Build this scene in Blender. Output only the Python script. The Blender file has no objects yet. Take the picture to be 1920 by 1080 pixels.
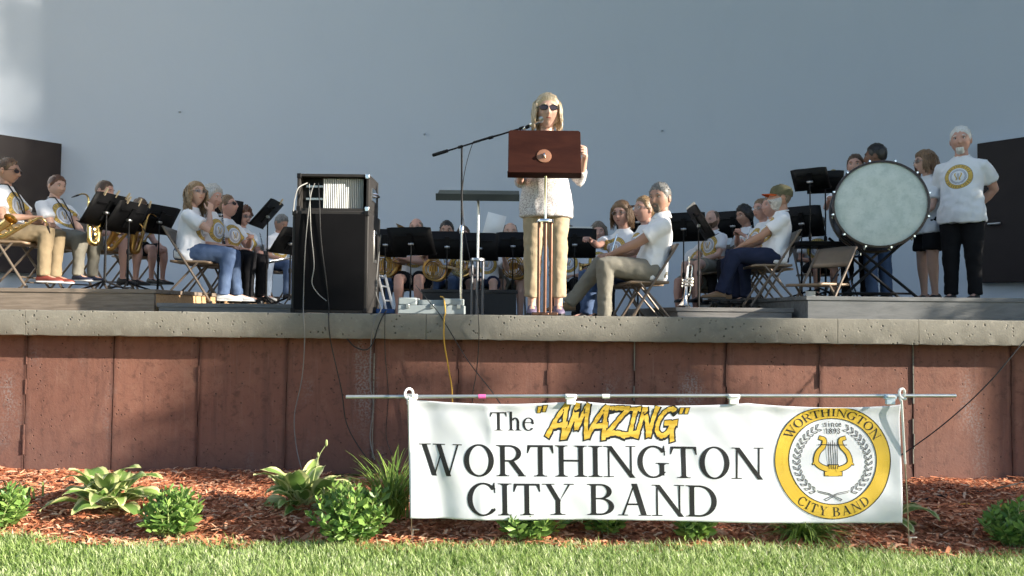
import bpy, bmesh, math, random
import numpy as np
from mathutils import Vector, Matrix, Euler, noise

random.seed(7); np.random.seed(7)
SC = bpy.context.scene
COL = SC.collection
PI = math.pi
R = math.radians

# ------------------------------------------------------------------ camera
CAM_Z = 1.235
F_PX = 1400.0                      # focal length in pixels of the 1920 wide photograph
cam_d = bpy.data.cameras.new('camera'); cam = bpy.data.objects.new('camera', cam_d); COL.objects.link(cam)
cam_d.sensor_width = 36.0; cam_d.lens = F_PX / 1920 * 36; cam_d.clip_end = 1000; cam_d.clip_start = 0.05
cam.location = (0, 0, CAM_Z)
PITCH = math.atan(47 / F_PX); ROLL = R(0.62)
cam.rotation_euler = (Matrix.Rotation(PI/2 + PITCH, 3, 'X') @ Matrix.Rotation(ROLL, 3, 'Z')).to_euler()
SC.camera = cam

# ------------------------------------------------------------------ sky, sun, exposure
SUN_AZ, SUN_EL = R(73), R(18.5)    # azimuth measured from the viewer's side of the stage towards the right
SUN_DIR = Vector((math.cos(SUN_EL)*math.sin(SUN_AZ), -math.cos(SUN_EL)*math.cos(SUN_AZ), math.sin(SUN_EL)))
w = bpy.data.worlds.new('World'); SC.world = w; w.use_nodes = True
nt = w.node_tree; nt.nodes.clear()
sky = nt.nodes.new('ShaderNodeTexSky'); sky.sky_type = 'NISHITA'; sky.sun_disc = False
sky.sun_elevation = SUN_EL
sky.sun_rotation = math.atan2(SUN_DIR.x, SUN_DIR.y)
sky.air_density = 1.0; sky.dust_density = 0.6; sky.ozone_density = 1.0
bg = nt.nodes.new('ShaderNodeBackground'); bg.inputs[1].default_value = 0.08
wo = nt.nodes.new('ShaderNodeOutputWorld')
nt.links.new(sky.outputs[0], bg.inputs[0]); nt.links.new(bg.outputs[0], wo.inputs[0])
sun_d = bpy.data.lights.new('sun', 'SUN'); sun_d.energy = 5.0; sun_d.angle = R(0.5); sun_d.color = (1, 0.91, 0.78)
sun = bpy.data.objects.new('sun', sun_d); COL.objects.link(sun)
sun.rotation_euler = SUN_DIR.to_track_quat('Z', 'Y').to_euler(); sun.location = SUN_DIR * 60
SC.view_settings.view_transform = 'Standard'; SC.view_settings.look = 'None'
SC.view_settings.exposure = 1.6; SC.view_settings.gamma = 1.0; SC.view_settings.use_curve_mapping = False
SC.render.engine = 'CYCLES'; SC.cycles.use_denoising = True
SC.cycles.max_bounces = 6; SC.cycles.diffuse_bounces = 3; SC.cycles.glossy_bounces = 3
SC.cycles.use_adaptive_sampling = True; SC.cycles.adaptive_threshold = 0.03
SC.cycles.caustics_reflective = False; SC.cycles.caustics_refractive = False

# ------------------------------------------------------------------ layout helper: a photo pixel at a real depth
CM = Matrix.Translation(cam.location) @ (Matrix.Rotation(PI/2 + PITCH, 4, 'X') @ Matrix.Rotation(ROLL, 4, 'Z'))
def ray(px, py):
    return (CM.to_3x3() @ Vector(((px - 960) / F_PX, -(py - 540) / F_PX, -1)))
def P(px, py, Y):
    d = ray(px, py); return CM.translation + d * (Y / d.y)
def G(px, py, z=0.0):
    d = ray(px, py); return CM.translation + d * ((z - CAM_Z) / d.z)

# ------------------------------------------------------------------ mesh helpers
def frame(d, up=(0, 0, 1)):
    d = Vector(d).normalized(); up = Vector(up)
    if abs(d.dot(up)) > 0.985: up = Vector((0, 1, 0)) if abs(d.y) < 0.9 else Vector((1, 0, 0))
    x = d.cross(up).normalized(); y = x.cross(d).normalized()
    return x, y

class MB:
    def __init__(s): s.v = []; s.f = []; s.m = []
    def add(s, vs, fs, m=0):
        o = len(s.v); s.v.extend([tuple(p) for p in vs])
        s.f.extend([tuple(i + o for i in f) for f in fs]); s.m.extend([m] * len(fs)); return s
    def box(s, c, size, rot=None, m=0):
        hx, hy, hz = size[0]/2, size[1]/2, size[2]/2
        vs = [Vector((x, y, z)) for x in (-hx, hx) for y in (-hy, hy) for z in (-hz, hz)]
        if rot is not None: vs = [rot @ p for p in vs]
        c = Vector(c)
        return s.add([p + c for p in vs], [(0,1,3,2),(4,6,7,5),(0,4,5,1),(2,3,7,6),(0,2,6,4),(1,5,7,3)], m)
    def tube(s, pts, r, n=8, m=0, caps=True, ry=None, xdir=None, closed=False):
        pts = [Vector(p) for p in pts]; k = len(pts)
        rr = list(r) if hasattr(r, '__len__') else [r] * k
        ryy = rr if ry is None else (list(ry) if hasattr(ry, '__len__') else [ry] * k)
        vs = []; prev = None
        for i, p in enumerate(pts):
            if closed: d = pts[(i+1) % k] - pts[(i-1) % k]
            else: d = (pts[min(i+1, k-1)] - pts[max(i-1, 0)])
            if d.length < 1e-9: d = Vector((0, 0, 1))
            d.normalize()
            if xdir is not None:
                x = Vector(xdir); x = (x - d * x.dot(d)).normalized(); y = d.cross(x)
            elif prev is None:
                x, y = frame(d); y = d.cross(x)
            else:
                x = (prev - d * prev.dot(d))
                x = x.normalized() if x.length > 1e-6 else frame(d)[0]
                y = d.cross(x)
            prev = x
            for j in range(n):
                a = 2*PI*j/n
                vs.append(p + x*(rr[i]*math.cos(a)) + y*(ryy[i]*math.sin(a)))
        fs = []
        for i in range(k if closed else k-1):
            a, b = i*n, ((i+1) % k)*n
            for j in range(n): fs.append((a+j, a+(j+1) % n, b+(j+1) % n, b+j))
        if caps and not closed:
            fs.append(tuple(range(n-1, -1, -1))); fs.append(tuple(range((k-1)*n, k*n)))
        return s.add(vs, fs, m)
    def lathe(s, prof, n=16, M=None, m=0, caps=True):
        M = M or Matrix.Identity(4); vs = []; k = len(prof)
        for r, z in prof:
            for j in range(n):
                a = 2*PI*j/n; vs.append(M @ Vector((r*math.cos(a), r*math.sin(a), z)))
        fs = [(i*n+j, i*n+(j+1) % n, (i+1)*n+(j+1) % n, (i+1)*n+j) for i in range(k-1) for j in range(n)]
        if caps: fs += [tuple(range(n-1, -1, -1)), tuple(range((k-1)*n, k*n))]
        return s.add(vs, fs, m)
    def ball(s, c, r, n=12, k=8, M=None, m=0):
        r = Vector(r) if hasattr(r, '__len__') else Vector((r, r, r)); c = Vector(c); M = M or Matrix.Identity(3)
        vs = [c + M @ Vector((0, 0, r.z))]
        for i in range(1, k):
            t = PI*i/k
            for j in range(n):
                a = 2*PI*j/n
                vs.append(c + M @ Vector((r.x*math.sin(t)*math.cos(a), r.y*math.sin(t)*math.sin(a), r.z*math.cos(t))))
        vs.append(c - M @ Vector((0, 0, r.z)))
        fs = [(0, 1+j, 1+(j+1) % n) for j in range(n)]
        for i in range(k-2):
            a = 1+i*n
            fs += [(a+j, a+n+j, a+n+(j+1) % n, a+(j+1) % n) for j in range(n)]
        e = len(vs)-1; a = 1+(k-2)*n
        fs += [(e, a+(j+1) % n, a+j) for j in range(n)]
        return s.add(vs, fs, m)
    def prism(s, poly, h, M=None, m=0):
        M = M or Matrix.Identity(4); n = len(poly)
        vs = [M @ Vector((x, y, 0)) for x, y in poly] + [M @ Vector((x, y, h)) for x, y in poly]
        fs = [tuple(range(n-1, -1, -1)), tuple(range(n, 2*n))] + [(i, (i+1) % n, n+(i+1) % n, n+i) for i in range(n)]
        return s.add(vs, fs, m)
    def mesh(s, name='mesh'):
        me = bpy.data.meshes.new(name); me.from_pydata(s.v, [], s.f); return me
    def build(s, name, mats, parent=None, ang=35, bevel=0, smooth=True):
        me = s.mesh(name)
        mats = mats if isinstance(mats, (list, tuple)) else [mats]
        for q in mats: me.materials.append(q)
        if len(mats) > 1: me.polygons.foreach_set('material_index', s.m)
        if smooth:
            me.polygons.foreach_set('use_smooth', [True]*len(me.polygons))
            if ang: me.set_sharp_from_angle(angle=R(ang))
        me.update()
        return link(name, me, parent, bevel)

def link(name, me, parent=None, bevel=0):
    o = bpy.data.objects.new(name, me); COL.objects.link(o)
    if parent is not None: o.parent = parent
    if bevel:
        b = o.modifiers.new('bevel', 'BEVEL'); b.width = bevel; b.segments = 2; b.limit_method = 'ANGLE'; b.angle_limit = R(40)
    return o
def tag(o, label=None, cat=None, group=None, kind=None):
    if label: o['label'] = label
    if cat: o['category'] = cat
    if group: o['group'] = group
    if kind: o['kind'] = kind
    return o
def thing(name, label, cat, loc=(0, 0, 0), rz=0.0, group=None):
    o = bpy.data.objects.new(name, None); COL.objects.link(o); o.empty_display_size = 0.1
    o.location = loc; o.rotation_euler = (0, 0, rz); return tag(o, label, cat, group)
def copy_tree(o, parent=None):
    c = o.copy(); COL.objects.link(c); c.parent = parent
    for ch in list(o.children): copy_tree(ch, c)
    return c
def np_mesh(name, verts, faces, mats):
    """fast mesh from numpy arrays, faces (n,3) or (n,4)"""
    me = bpy.data.meshes.new(name); n, k = faces.shape
    me.vertices.add(len(verts)); me.vertices.foreach_set('co', np.ascontiguousarray(verts, dtype=np.float32).ravel())
    me.loops.add(n*k); me.loops.foreach_set('vertex_index', np.ascontiguousarray(faces, dtype=np.int32).ravel())
    me.polygons.add(n); me.polygons.foreach_set('loop_start', np.arange(0, n*k, k, dtype=np.int32))
    me.polygons.foreach_set('loop_total', np.full(n, k, dtype=np.int32))
    for q in (mats if isinstance(mats, (list, tuple)) else [mats]): me.materials.append(q)
    me.update(calc_edges=True); return me
def catmull(pts, n=8):
    pts = [Vector(p) for p in pts]; out = []
    q = [pts[0]*2-pts[1]] + pts + [pts[-1]*2-pts[-2]]
    for i in range(1, len(q)-2):
        a, b, c, d = q[i-1], q[i], q[i+1], q[i+2]
        for k in range(n):
            t = k/n
            out.append(0.5*((2*b) + (c-a)*t + (2*a-5*b+4*c-d)*t*t + (3*b-a-3*c+d)*t**3))
    out.append(pts[-1]); return out

# ------------------------------------------------------------------ materials
def lin(r, g, b):
    f = lambda c: c/12.92 if c <= 0.04045 else ((c+0.055)/1.055)**2.4
    return (f(r/255), f(g/255), f(b/255))
class NB:
    """tiny node-graph helper"""
    def __init__(s, name):
        s.mat = bpy.data.materials.new(name); s.mat.use_nodes = True; s.nt = s.mat.node_tree
        s.b = s.nt.nodes['Principled BSDF']; s.tc = None
    def node(s, t, **kw):
        n = s.nt.nodes.new(t)
        for k, v in kw.items(): setattr(n, k, v)
        return n
    def put(s, sock, v):
        if hasattr(v, 'is_output') or isinstance(v, bpy.types.NodeSocket): s.nt.links.new(v, sock)
        elif isinstance(v, (tuple, list)) and len(v) == 3 and sock.type == 'RGBA': sock.default_value = (*v, 1)
        else: sock.default_value = v
    def obj(s):
        if s.tc is None: s.tc = s.node('ShaderNodeTexCoord')
        return s.tc.outputs['Object']
    def math(s, op, a, b=0.0, c=None, clamp=False):
        n = s.node('ShaderNodeMath', operation=op, use_clamp=clamp); s.put(n.inputs[0], a); s.put(n.inputs[1], b)
        if c is not None: s.put(n.inputs[2], c)
        return n.outputs[0]
    def noise(s, scale, detail=3, vec=None, rough=0.55, dist=0):
        n = s.node('ShaderNodeTexNoise'); s.put(n.inputs['Vector'], vec if vec is not None else s.obj())
        n.inputs['Scale'].default_value = scale; n.inputs['Detail'].default_value = detail
        n.inputs['Roughness'].default_value = rough; n.inputs['Distortion'].default_value = dist
        return n.outputs['Fac']
    def scaled(s, sc, vec=None):
        n = s.node('ShaderNodeMapping'); s.put(n.inputs['Vector'], vec if vec is not None else s.obj())
        n.inputs['Scale'].default_value = sc; return n.outputs[0]
    def ramp(s, f, stops):
        n = s.node('ShaderNodeValToRGB'); s.put(n.inputs[0], f); e = n.color_ramp.elements
        while len(e) < len(stops): e.new(0.5)
        for q, (p, c) in zip(e, stops):
            q.position = p; q.color = (c, c, c, 1) if not hasattr(c, '__len__') else (*c, 1)
        return n.outputs[0]
    def mix(s, f, a, b, mode='MIX'):
        n = s.node('ShaderNodeMix', data_type='RGBA', blend_type=mode)
        s.put(n.inputs[0], f); s.put(n.inputs[6], a); s.put(n.inputs[7], b); return n.outputs[2]
    def step(s, x, lo, hi):
        n = s.node('ShaderNodeMapRange', interpolation_type='SMOOTHSTEP'); s.put(n.inputs[0], x)
        n.inputs[1].default_value = lo; n.inputs[2].default_value = hi; return n.outputs[0]
    def bump(s, h, strength=0.3, dist=0.01, nrm=None):
        n = s.node('ShaderNodeBump'); s.put(n.inputs['Height'], h); n.inputs['Strength'].default_value = strength
        n.inputs['Distance'].default_value = dist
        if nrm is not None: s.put(n.inputs['Normal'], nrm)
        s.nt.links.new(n.outputs[0], s.b.inputs['Normal']); return n.outputs[0]
    def done(s, col=None, rough=None, metal=None, spec=None):
        if col is not None: s.put(s.b.inputs['Base Color'], col)
        if rough is not None: s.put(s.b.inputs['Roughness'], rough)
        if metal is not None: s.put(s.b.inputs['Metallic'], metal)
        if spec is not None: s.put(s.b.inputs['Specular IOR Level'], spec)
        return s.mat
MATS = {}
def mat(name, col, rough=0.6, metal=0.0, var=0.12, vs=12.0, bump=0.0, bs=60.0, spec=0.5, bd=0.004, rv=0.08, stretch=None):
    """plain procedural material: noise-varied colour and gloss with optional fine relief"""
    if name in MATS: return MATS[name]
    n = NB(name); v = n.scaled(stretch) if stretch else None
    f = n.noise(vs, 4, v)
    c = n.mix(f, tuple(x*(1-var) for x in col), tuple(min(1, x*(1+var)) for x in col))
    r = n.math('ADD', n.math('MULTIPLY', n.noise(vs*2.3, 3), rv*2), max(0.02, rough-rv))
    n.done(c, r, metal, spec)
    if bump: n.bump(n.noise(bs, 4, v), bump, bd)
    MATS[name] = n.mat; return n.mat
# ================================================================== SETTING
ZL = 1.22                           # top of the concrete ledge above the lawn
ZF = ZL - 0.12                      # stage floor behind the ledge
YL, YW, YE = 5.60, 5.76, 6.36      # ledge front, wall front, back of the ledge
RNG = np.random.default_rng(11)

# ---- materials of the setting
def m_concrete(name, base, pit=1.0, stain=0.35):
    n = NB(name); o = n.obj()
    big = n.noise(1.1, 5); mid = n.noise(7, 5, rough=0.65); fine = n.noise(70, 4)
    c = n.mix(big, tuple(x*0.72 for x in base), tuple(x*1.18 for x in base))
    c = n.mix(n.math('MULTIPLY', n.step(mid, 0.50, 0.70), stain), c, tuple(x*0.50 for x in base))
    c = n.mix(n.math('MULTIPLY', n.step(n.noise(16, 7, rough=0.75), 0.52, 0.66), 0.4), c, tuple(min(1, x*1.45) for x in base))
    vo = n.node('ShaderNodeTexVoronoi'); n.put(vo.inputs['Vector'], o); vo.inputs['Scale'].default_value = 26
    sel = n.step(n.noise(9, 2), 0.46, 0.58)
    hole = n.math('MULTIPLY', n.math('SUBTRACT', 1.0, n.step(vo.outputs['Distance'], 0.10, 0.26)), sel)
    hole = n.math('MULTIPLY', hole, pit)
    c = n.mix(n.math('MULTIPLY', hole, 0.75), c, tuple(x*0.22 for x in base))
    h = n.math('SUBTRACT', n.math('ADD', n.math('MULTIPLY', fine, 0.25), n.math('MULTIPLY', mid, 0.5)), n.math('MULTIPLY', hole, 1.2))
    n.bump(h, 0.55, 0.012); return n.done(c, 0.9, 0, 0.2)
M_LEDGE = m_concrete('ledge_concrete', (0.225, 0.212, 0.178))
def m_redwall():
    n = NB('red_stained_concrete'); o = n.obj(); base = (0.25, 0.118, 0.088)
    geo = n.node('ShaderNodeObjectInfo')
    big = n.noise(0.9, 5, rough=0.6); mid = n.noise(5, 5, rough=0.7); streak = n.noise(3.0, 4, n.scaled((4, 4, 0.35)))
    c = n.mix(big, (0.135, 0.062, 0.047), (0.285, 0.134, 0.094))
    c = n.mix(n.math('MULTIPLY', n.step(streak, 0.5, 0.72), 0.45), c, (0.085, 0.047, 0.042))
    c = n.mix(n.math('MULTIPLY', n.step(mid, 0.50, 0.72), 0.6), c, (0.27, 0.145, 0.105))
    blot = n.noise(13, 8, rough=0.75, dist=0.4)
    c = n.mix(n.math('MULTIPLY', n.step(blot, 0.50, 0.66), 0.55), c, (0.075, 0.036, 0.03))
    drip = n.noise(9, 5, n.scaled((6, 6, 0.18)), rough=0.7)
    c = n.mix(n.math('MULTIPLY', n.step(drip, 0.56, 0.70), 0.5), c, (0.26, 0.15, 0.12))
    # pale lime bloom in a few places
    bloom = n.math('MULTIPLY', n.step(n.noise(1.7, 3, n.scaled((1.4, 1, 0.55))), 0.57, 0.72), n.step(n.noise(60, 4), 0.42, 0.62))
    c = n.mix(n.math('MULTIPLY', bloom, 0.75), c, (0.27, 0.245, 0.24))
    sep = n.node('ShaderNodeSeparateXYZ'); n.put(sep.inputs[0], o)
    low = n.math('SUBTRACT', 1.0, n.step(n.math('ADD', sep.outputs[2], n.math('MULTIPLY', mid, 0.35)), 0.25, 0.75))
    c = n.mix(n.math('MULTIPLY', low, 0.35), c, (0.145, 0.095, 0.085))   # greyer band towards the foot of the wall
    vo = n.node('ShaderNodeTexVoronoi'); n.put(vo.inputs['Vector'], o); vo.inputs['Scale'].default_value = 21
    hole = n.math('MULTIPLY', n.math('SUBTRACT', 1.0, n.step(vo.outputs['Distance'], 0.06, 0.17)), n.step(n.noise(4, 2), 0.44, 0.58))
    c = n.mix(n.math('MULTIPLY', hole, 0.9), c, (0.04, 0.02, 0.018))
    ed = n.node('ShaderNodeAttribute', attribute_name='edge')
    band = n.math('SUBTRACT', 1.0, n.step(n.math('ADD', ed.outputs['Fac'], n.math('MULTIPLY', n.math('SUBTRACT', streak, 0.5), 0.05)), 0.0, 0.034))
    c = n.mix(n.math('MULTIPLY', band, 0.55), c, (0.055, 0.024, 0.02))
    c = n.mix(n.math('MULTIPLY', geo.outputs['Random'], 0.45), c, n.mix(0.5, c, (0.10, 0.055, 0.05)))
    h = n.math('SUBTRACT', n.math('ADD', n.math('MULTIPLY', n.noise(55, 4), 0.3), n.math('MULTIPLY', mid, 0.7)), hole)
    n.bump(h, 0.5, 0.012); return n.done(c, 0.85, 0, 0.25)
M_WALL = m_redwall()
def m_shell():
    n = NB('painted_shell_plaster'); o = n.obj()
    big = n.noise(0.22, 4, rough=0.5); mid = n.noise(1.6, 5, n.scaled((1, 1, 0.5)), rough=0.6)
    c = n.mix(big, (0.46, 0.515, 0.595), (0.53, 0.575, 0.635))
    c = n.mix(n.math('MULTIPLY', n.step(mid, 0.5, 0.8), 0.10), c, (0.37, 0.42, 0.49))
    n.bump(n.math('ADD', n.noise(3, 4), n.math('MULTIPLY', n.noise(40, 3), 0.15)), 0.15, 0.02); return n.done(c, 0.75, 0, 0.25)
M_SHELL = m_shell()
def m_wood(name, a, b, axis=(1.2, 14, 14)):
    n = NB(name); g = n.noise(3.2, 6, n.scaled(axis), rough=0.65, dist=0.6)
    c = n.mix(n.step(g, 0.3, 0.7), a, b)
    kn = n.node('ShaderNodeTexVoronoi'); n.put(kn.inputs['Vector'], n.scaled((0.9, 3, 4))); kn.inputs['Scale'].default_value = 1.2
    c = n.mix(n.math('SUBTRACT', 1.0, n.step(kn.outputs['Distance'], 0.03, 0.09)), c, tuple(x*0.25 for x in a))
    n.bump(g, 0.35, 0.006); return n.done(c, 0.75, 0, 0.25)
M_WOOD = m_wood('weathered_riser_wood', (0.17, 0.135, 0.105), (0.26, 0.21, 0.165))
M_WOODEND = m_wood('sunlit_end_wood', (0.42, 0.26, 0.14), (0.55, 0.36, 0.2))  # orange sunlight on the riser's end face is put into this colour
M_GREYBOARD = m_wood('grey_painted_board', (0.15, 0.145, 0.14), (0.24, 0.23, 0.22))
M_GREYPLY = m_wood('grey_plywood', (0.13, 0.135, 0.135), (0.19, 0.195, 0.195), (1, 5, 5))
M_BLACKBOX = mat('black_painted_plywood', (0.012, 0.013, 0.016), 0.55, var=0.3)
M_DOOR = mat('dark_brown_door_paint', (0.017, 0.011, 0.012), 0.55, var=0.15, vs=3, spec=.25)
M_STEEL = mat('dull_steel', (0.55, 0.55, 0.54), 0.35, 1.0)
M_FLOOR = m_concrete('stage_floor_concrete', (0.25, 0.24, 0.225), 0.3)

# ---- ground sheet
def m_lawn():
    n = NB('lawn_soil'); c = n.mix(n.noise(2.2, 5), (0.05, 0.075, 0.02), (0.10, 0.13, 0.04))
    c = n.mix(n.step(n.noise(30, 4), 0.5, 0.7), c, (0.11, 0.10, 0.05)); n.bump(n.noise(60, 4), 0.8, 0.03); return n.done(c, 0.95, 0, 0.1)
b = MB(); b.add([(-150, -150, -0.012), (150, -150, -0.012), (150, 150, -0.012), (-150, 150, -0.012)], [(0, 1, 2, 3)])
tag(b.build('lawn_ground', m_lawn(), smooth=False), kind='structure')

# ---- mulch bed
def edge_y(x): return 3.97 + 0.035*np.sin(x*1.7+0.6) + 0.025*np.sin(x*4.3+1) + 0.012*np.sin(x*11)
def bed_z(x, y):
    t = np.clip((y - edge_y(x)) / 1.7, 0, 1)
    return -0.008 + 0.045*np.clip(t*4, 0, 1) - 0.035*t + 0.014*np.sin(x*3.1+y*2)*np.sin(y*5+1) + 0.010*np.sin(x*7.7-y*3)
def m_mulch(name, island=True):
    n = NB(name)
    if island:
        g = n.node('ShaderNodeNewGeometry'); f = g.outputs['Random Per Island']
    else: f = n.noise(40, 4)
    c = n.ramp(f, [(0.0, (0.20, 0.062, 0.032)), (0.3, (0.48, 0.165, 0.08)), (0.65, (0.68, 0.28, 0.145)), (0.88, (0.78, 0.45, 0.28)), (1.0, (0.74, 0.52, 0.36))])
    c = n.mix(0.35, c, n.ramp(n.noise(1.3, 4), [(0.3, (0.55, 0.5, 0.5)), (0.7, (1, 1, 1))]), 'MULTIPLY')
    n.bump(n.noise(160, 3), 0.5, 0.004); return n.done(c, 0.85, 0, 0.2)
nx, ny = 220, 40
gx = np.linspace(-8, 9, nx); gt = np.linspace(0, 1, ny)
X = np.repeat(gx[:, None], ny, 1); Yv = edge_y(X) - 0.02 + gt[None, :]*(5.80 - edge_y(X) + 0.02)
Zv = bed_z(X, Yv) + RNG.normal(0, 0.005, X.shape)
vv = np.stack([X, Yv, Zv], -1).reshape(-1, 3)
ii = (np.arange(nx-1)[:, None]*ny + np.arange(ny-1)[None, :]).ravel()
me = np_mesh('mulch_bed', vv, np.stack([ii, ii+ny, ii+ny+1, ii+1], 1), m_mulch('mulch_base', False))
tag(link('mulch_bed', me), kind='structure')
N = 46000
x = RNG.uniform(-4.6, 6.2, N); y = edge_y(x) - 0.05 + RNG.beta(1, 1.15, N)*(5.73 - edge_y(x) + 0.05)
z = bed_z(x, y) + RNG.uniform(0.0, 0.022, N)
L = RNG.gamma(2.6, 0.0078, N) + 0.008; W = RNG.uniform(0.0025, 0.0085, N); a = RNG.uniform(0, 2*PI, N)
d = np.stack([np.cos(a), np.sin(a), RNG.normal(0, 0.16, N)], 1)*L[:, None]
s_ = np.stack([-np.sin(a), np.cos(a), RNG.normal(0, 0.30, N)], 1)*W[:, None]
c0 = np.stack([x, y, z], 1); bend = np.zeros((N, 3)); bend[:, 2] = RNG.uniform(0.001, 0.008, N)
V = np.stack([c0-d-s_, c0-d+s_, c0+bend-s_, c0+bend+s_, c0+d-s_, c0+d+s_], 1).reshape(-1, 3)
k = np.arange(N)*6
Fq = np.concatenate([np.stack([k, k+2, k+3, k+1], 1), np.stack([k+2, k+4, k+5, k+3], 1)])
o = link('bark_mulch', np_mesh('bark_mulch', V, Fq, m_mulch('red_bark_mulch')))
tag(o, 'shredded red bark mulch strewn over the planting bed', 'mulch', kind='stuff')

# ---- lawn grass blades
def m_blades():
    n = NB('grass_blades'); g = n.node('ShaderNodeNewGeometry'); f = g.outputs['Random Per Island']
    c = n.ramp(f, [(0, (0.10, 0.18, 0.04)), (0.25, (0.27, 0.40, 0.11)), (0.55, (0.46, 0.59, 0.22)), (0.82, (0.65, 0.74, 0.40)), (1, (0.75, 0.74, 0.54))])
    c = n.mix(n.step(n.noise(2.5, 4), 0.35, 0.65), c, (0.8, 0.85, 0.68), 'MULTIPLY')
    n.done(c, 0.42, 0, 0.5)
    tr = n.node('ShaderNodeBsdfTranslucent'); n.put(tr.inputs[0], c)
    mx = n.node('ShaderNodeMixShader'); mx.inputs[0].default_value = 0.45
    out = [q for q in n.nt.nodes if q.type == 'OUTPUT_MATERIAL'][0]
    n.nt.links.new(n.b.outputs[0], mx.inputs[1]); n.nt.links.new(tr.outputs[0], mx.inputs[2]); n.nt.links.new(mx.outputs[0], out.inputs[0])
    return n.mat
def blades(N, x0, x1, y0, y1, hmin, hmax):
    x = RNG.uniform(x0, x1, N); y = RNG.uniform(y0, y1, N)
    keep = y < edge_y(x) + 0.05*RNG.random(N)**2; x, y = x[keep], y[keep]; N = len(x)
    tuft = 0.75 + 0.5*(np.sin(x*5.1+y*3)*np.sin(y*6.3-x*2)*0.5+0.5)
    near = np.clip(1-(edge_y(x)-y)/0.10, 0, 1)
    h = RNG.uniform(hmin, hmax, N)*tuft*(1+0.35*near*(RNG.random(N) > 0.7)); a = RNG.uniform(0, 2*PI, N); ln = RNG.uniform(0.1, 0.9, N)*h
    wv = RNG.uniform(0.0014, 0.0034, N); bx = np.cos(a+PI/2)*wv; by = np.sin(a+PI/2)*wv
    z0 = np.full(N, -0.012)
    def pt(t, w_, cur): return np.stack([x+np.cos(a)*ln*cur+bx*w_, y+np.sin(a)*ln*cur+by*w_, z0+h*t], 1)
    V = np.stack([pt(0, -1, 0), pt(0, 1, 0), pt(.55, -.85, .28), pt(.55, .85, .28), pt(.95, 0, 1.0)], 1).reshape(-1, 3)
    k = np.arange(N)*5
    return V, np.concatenate([np.stack([k, k+1, k+3], 1), np.stack([k, k+3, k+2], 1), np.stack([k+2, k+3, k+4], 1)])
Vs, Fs, off = [], [], 0
for args in ((80000, -3.1, 3.1, 3.25, 4.10, .028, .058), (30000, -5.5, 5.5, 1.9, 3.3, .03, .06), (9000, -5.5, -3.1, 3.25, 4.1, .028, .058), (9000, 3.1, 5.5, 3.25, 4.1, .028, .058)):
    a_, b_ = blades(*args); Vs.append(a_); Fs.append(b_+off); off += len(a_)
o = link('lawn_grass', np_mesh('lawn_grass', np.concatenate(Vs), np.concatenate(Fs), m_blades()))
tag(o, 'short sunlit green lawn grass in the foreground', 'grass', kind='stuff')

# ---- front wall of the stage: red concrete panels between form joints
wall = thing('stage_wall', 'red-brown stained concrete stage front wall with vertical form joints', 'wall', (0, YW, 0))
xs = [P(q, 760, YW).x for q in (47, 211, 371, 536, 700, 859, 1026, 1189, 1362, 1537, 1712, 1897)]
while xs[0] > -8.6: xs.insert(0, xs[0]-0.69)
while xs[-1] < 8.6: xs.append(xs[-1]+0.69)
rnd = random.Random(3)
zt = ZL-0.19
MB().box((0, 0.30, zt/2-0.1), (xs[-1]-xs[0]+0.4, 0.5, zt+0.2)).build('wall_core', M_WALL, wall, smooth=False)
for i in range(len(xs)-1):
    a, c = xs[i], xs[i+1]; wd = c-a-rnd.uniform(0.004, 0.008); pr = rnd.uniform(-0.002, 0.004)
    b = MB(); nz, nxx = 14, 20
    pts = [(a+0.003+wd*u/nxx, pr+0.0015*math.sin(3*u+i*2)+rnd.uniform(-0.0012, 0.0012), -0.15+(zt+0.15)*v/nz) for v in range(nz+1) for u in range(nxx+1)]
    b.add(pts, [(v*(nxx+1)+u, v*(nxx+1)+u+1, (v+1)*(nxx+1)+u+1, (v+1)*(nxx+1)+u) for v in range(nz) for u in range(nxx)])
    for xx, fl in ((a+0.003, 0), (a+0.003+wd, 1)):
        q = [(xx, pr, -0.15), (xx, pr, zt), (xx, 0.052, zt), (xx, 0.052, -0.15)]; b.add(q, [(0, 1, 2, 3) if fl == 0 else (3, 2, 1, 0)])
    o = b.build('wall_panel', M_WALL, wall, ang=25); at = o.data.attributes.new('edge', 'FLOAT', 'POINT'); at.data.foreach_set('value', [min(q[0]-a-.003, a+.003+wd-q[0]) for q in b.v])
    if i % 2 == 0 or rnd.random() < 0.5:
        f = MB(); segs = 9
        for kk in range(segs):
            if rnd.random() < 0.25: continue
            z0 = zt*kk/segs; z1 = zt*(kk+1)/segs
            f.box((a+rnd.uniform(-0.003, 0.003), 0.016, (z0+z1)/2), (rnd.uniform(0.006, 0.010), 0.05+rnd.uniform(-0.008, 0.006), z1-z0-0.002))
        f.build('form_fin', M_LEDGE if i % 3 == 0 else M_WALL, wall, smooth=False)

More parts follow.
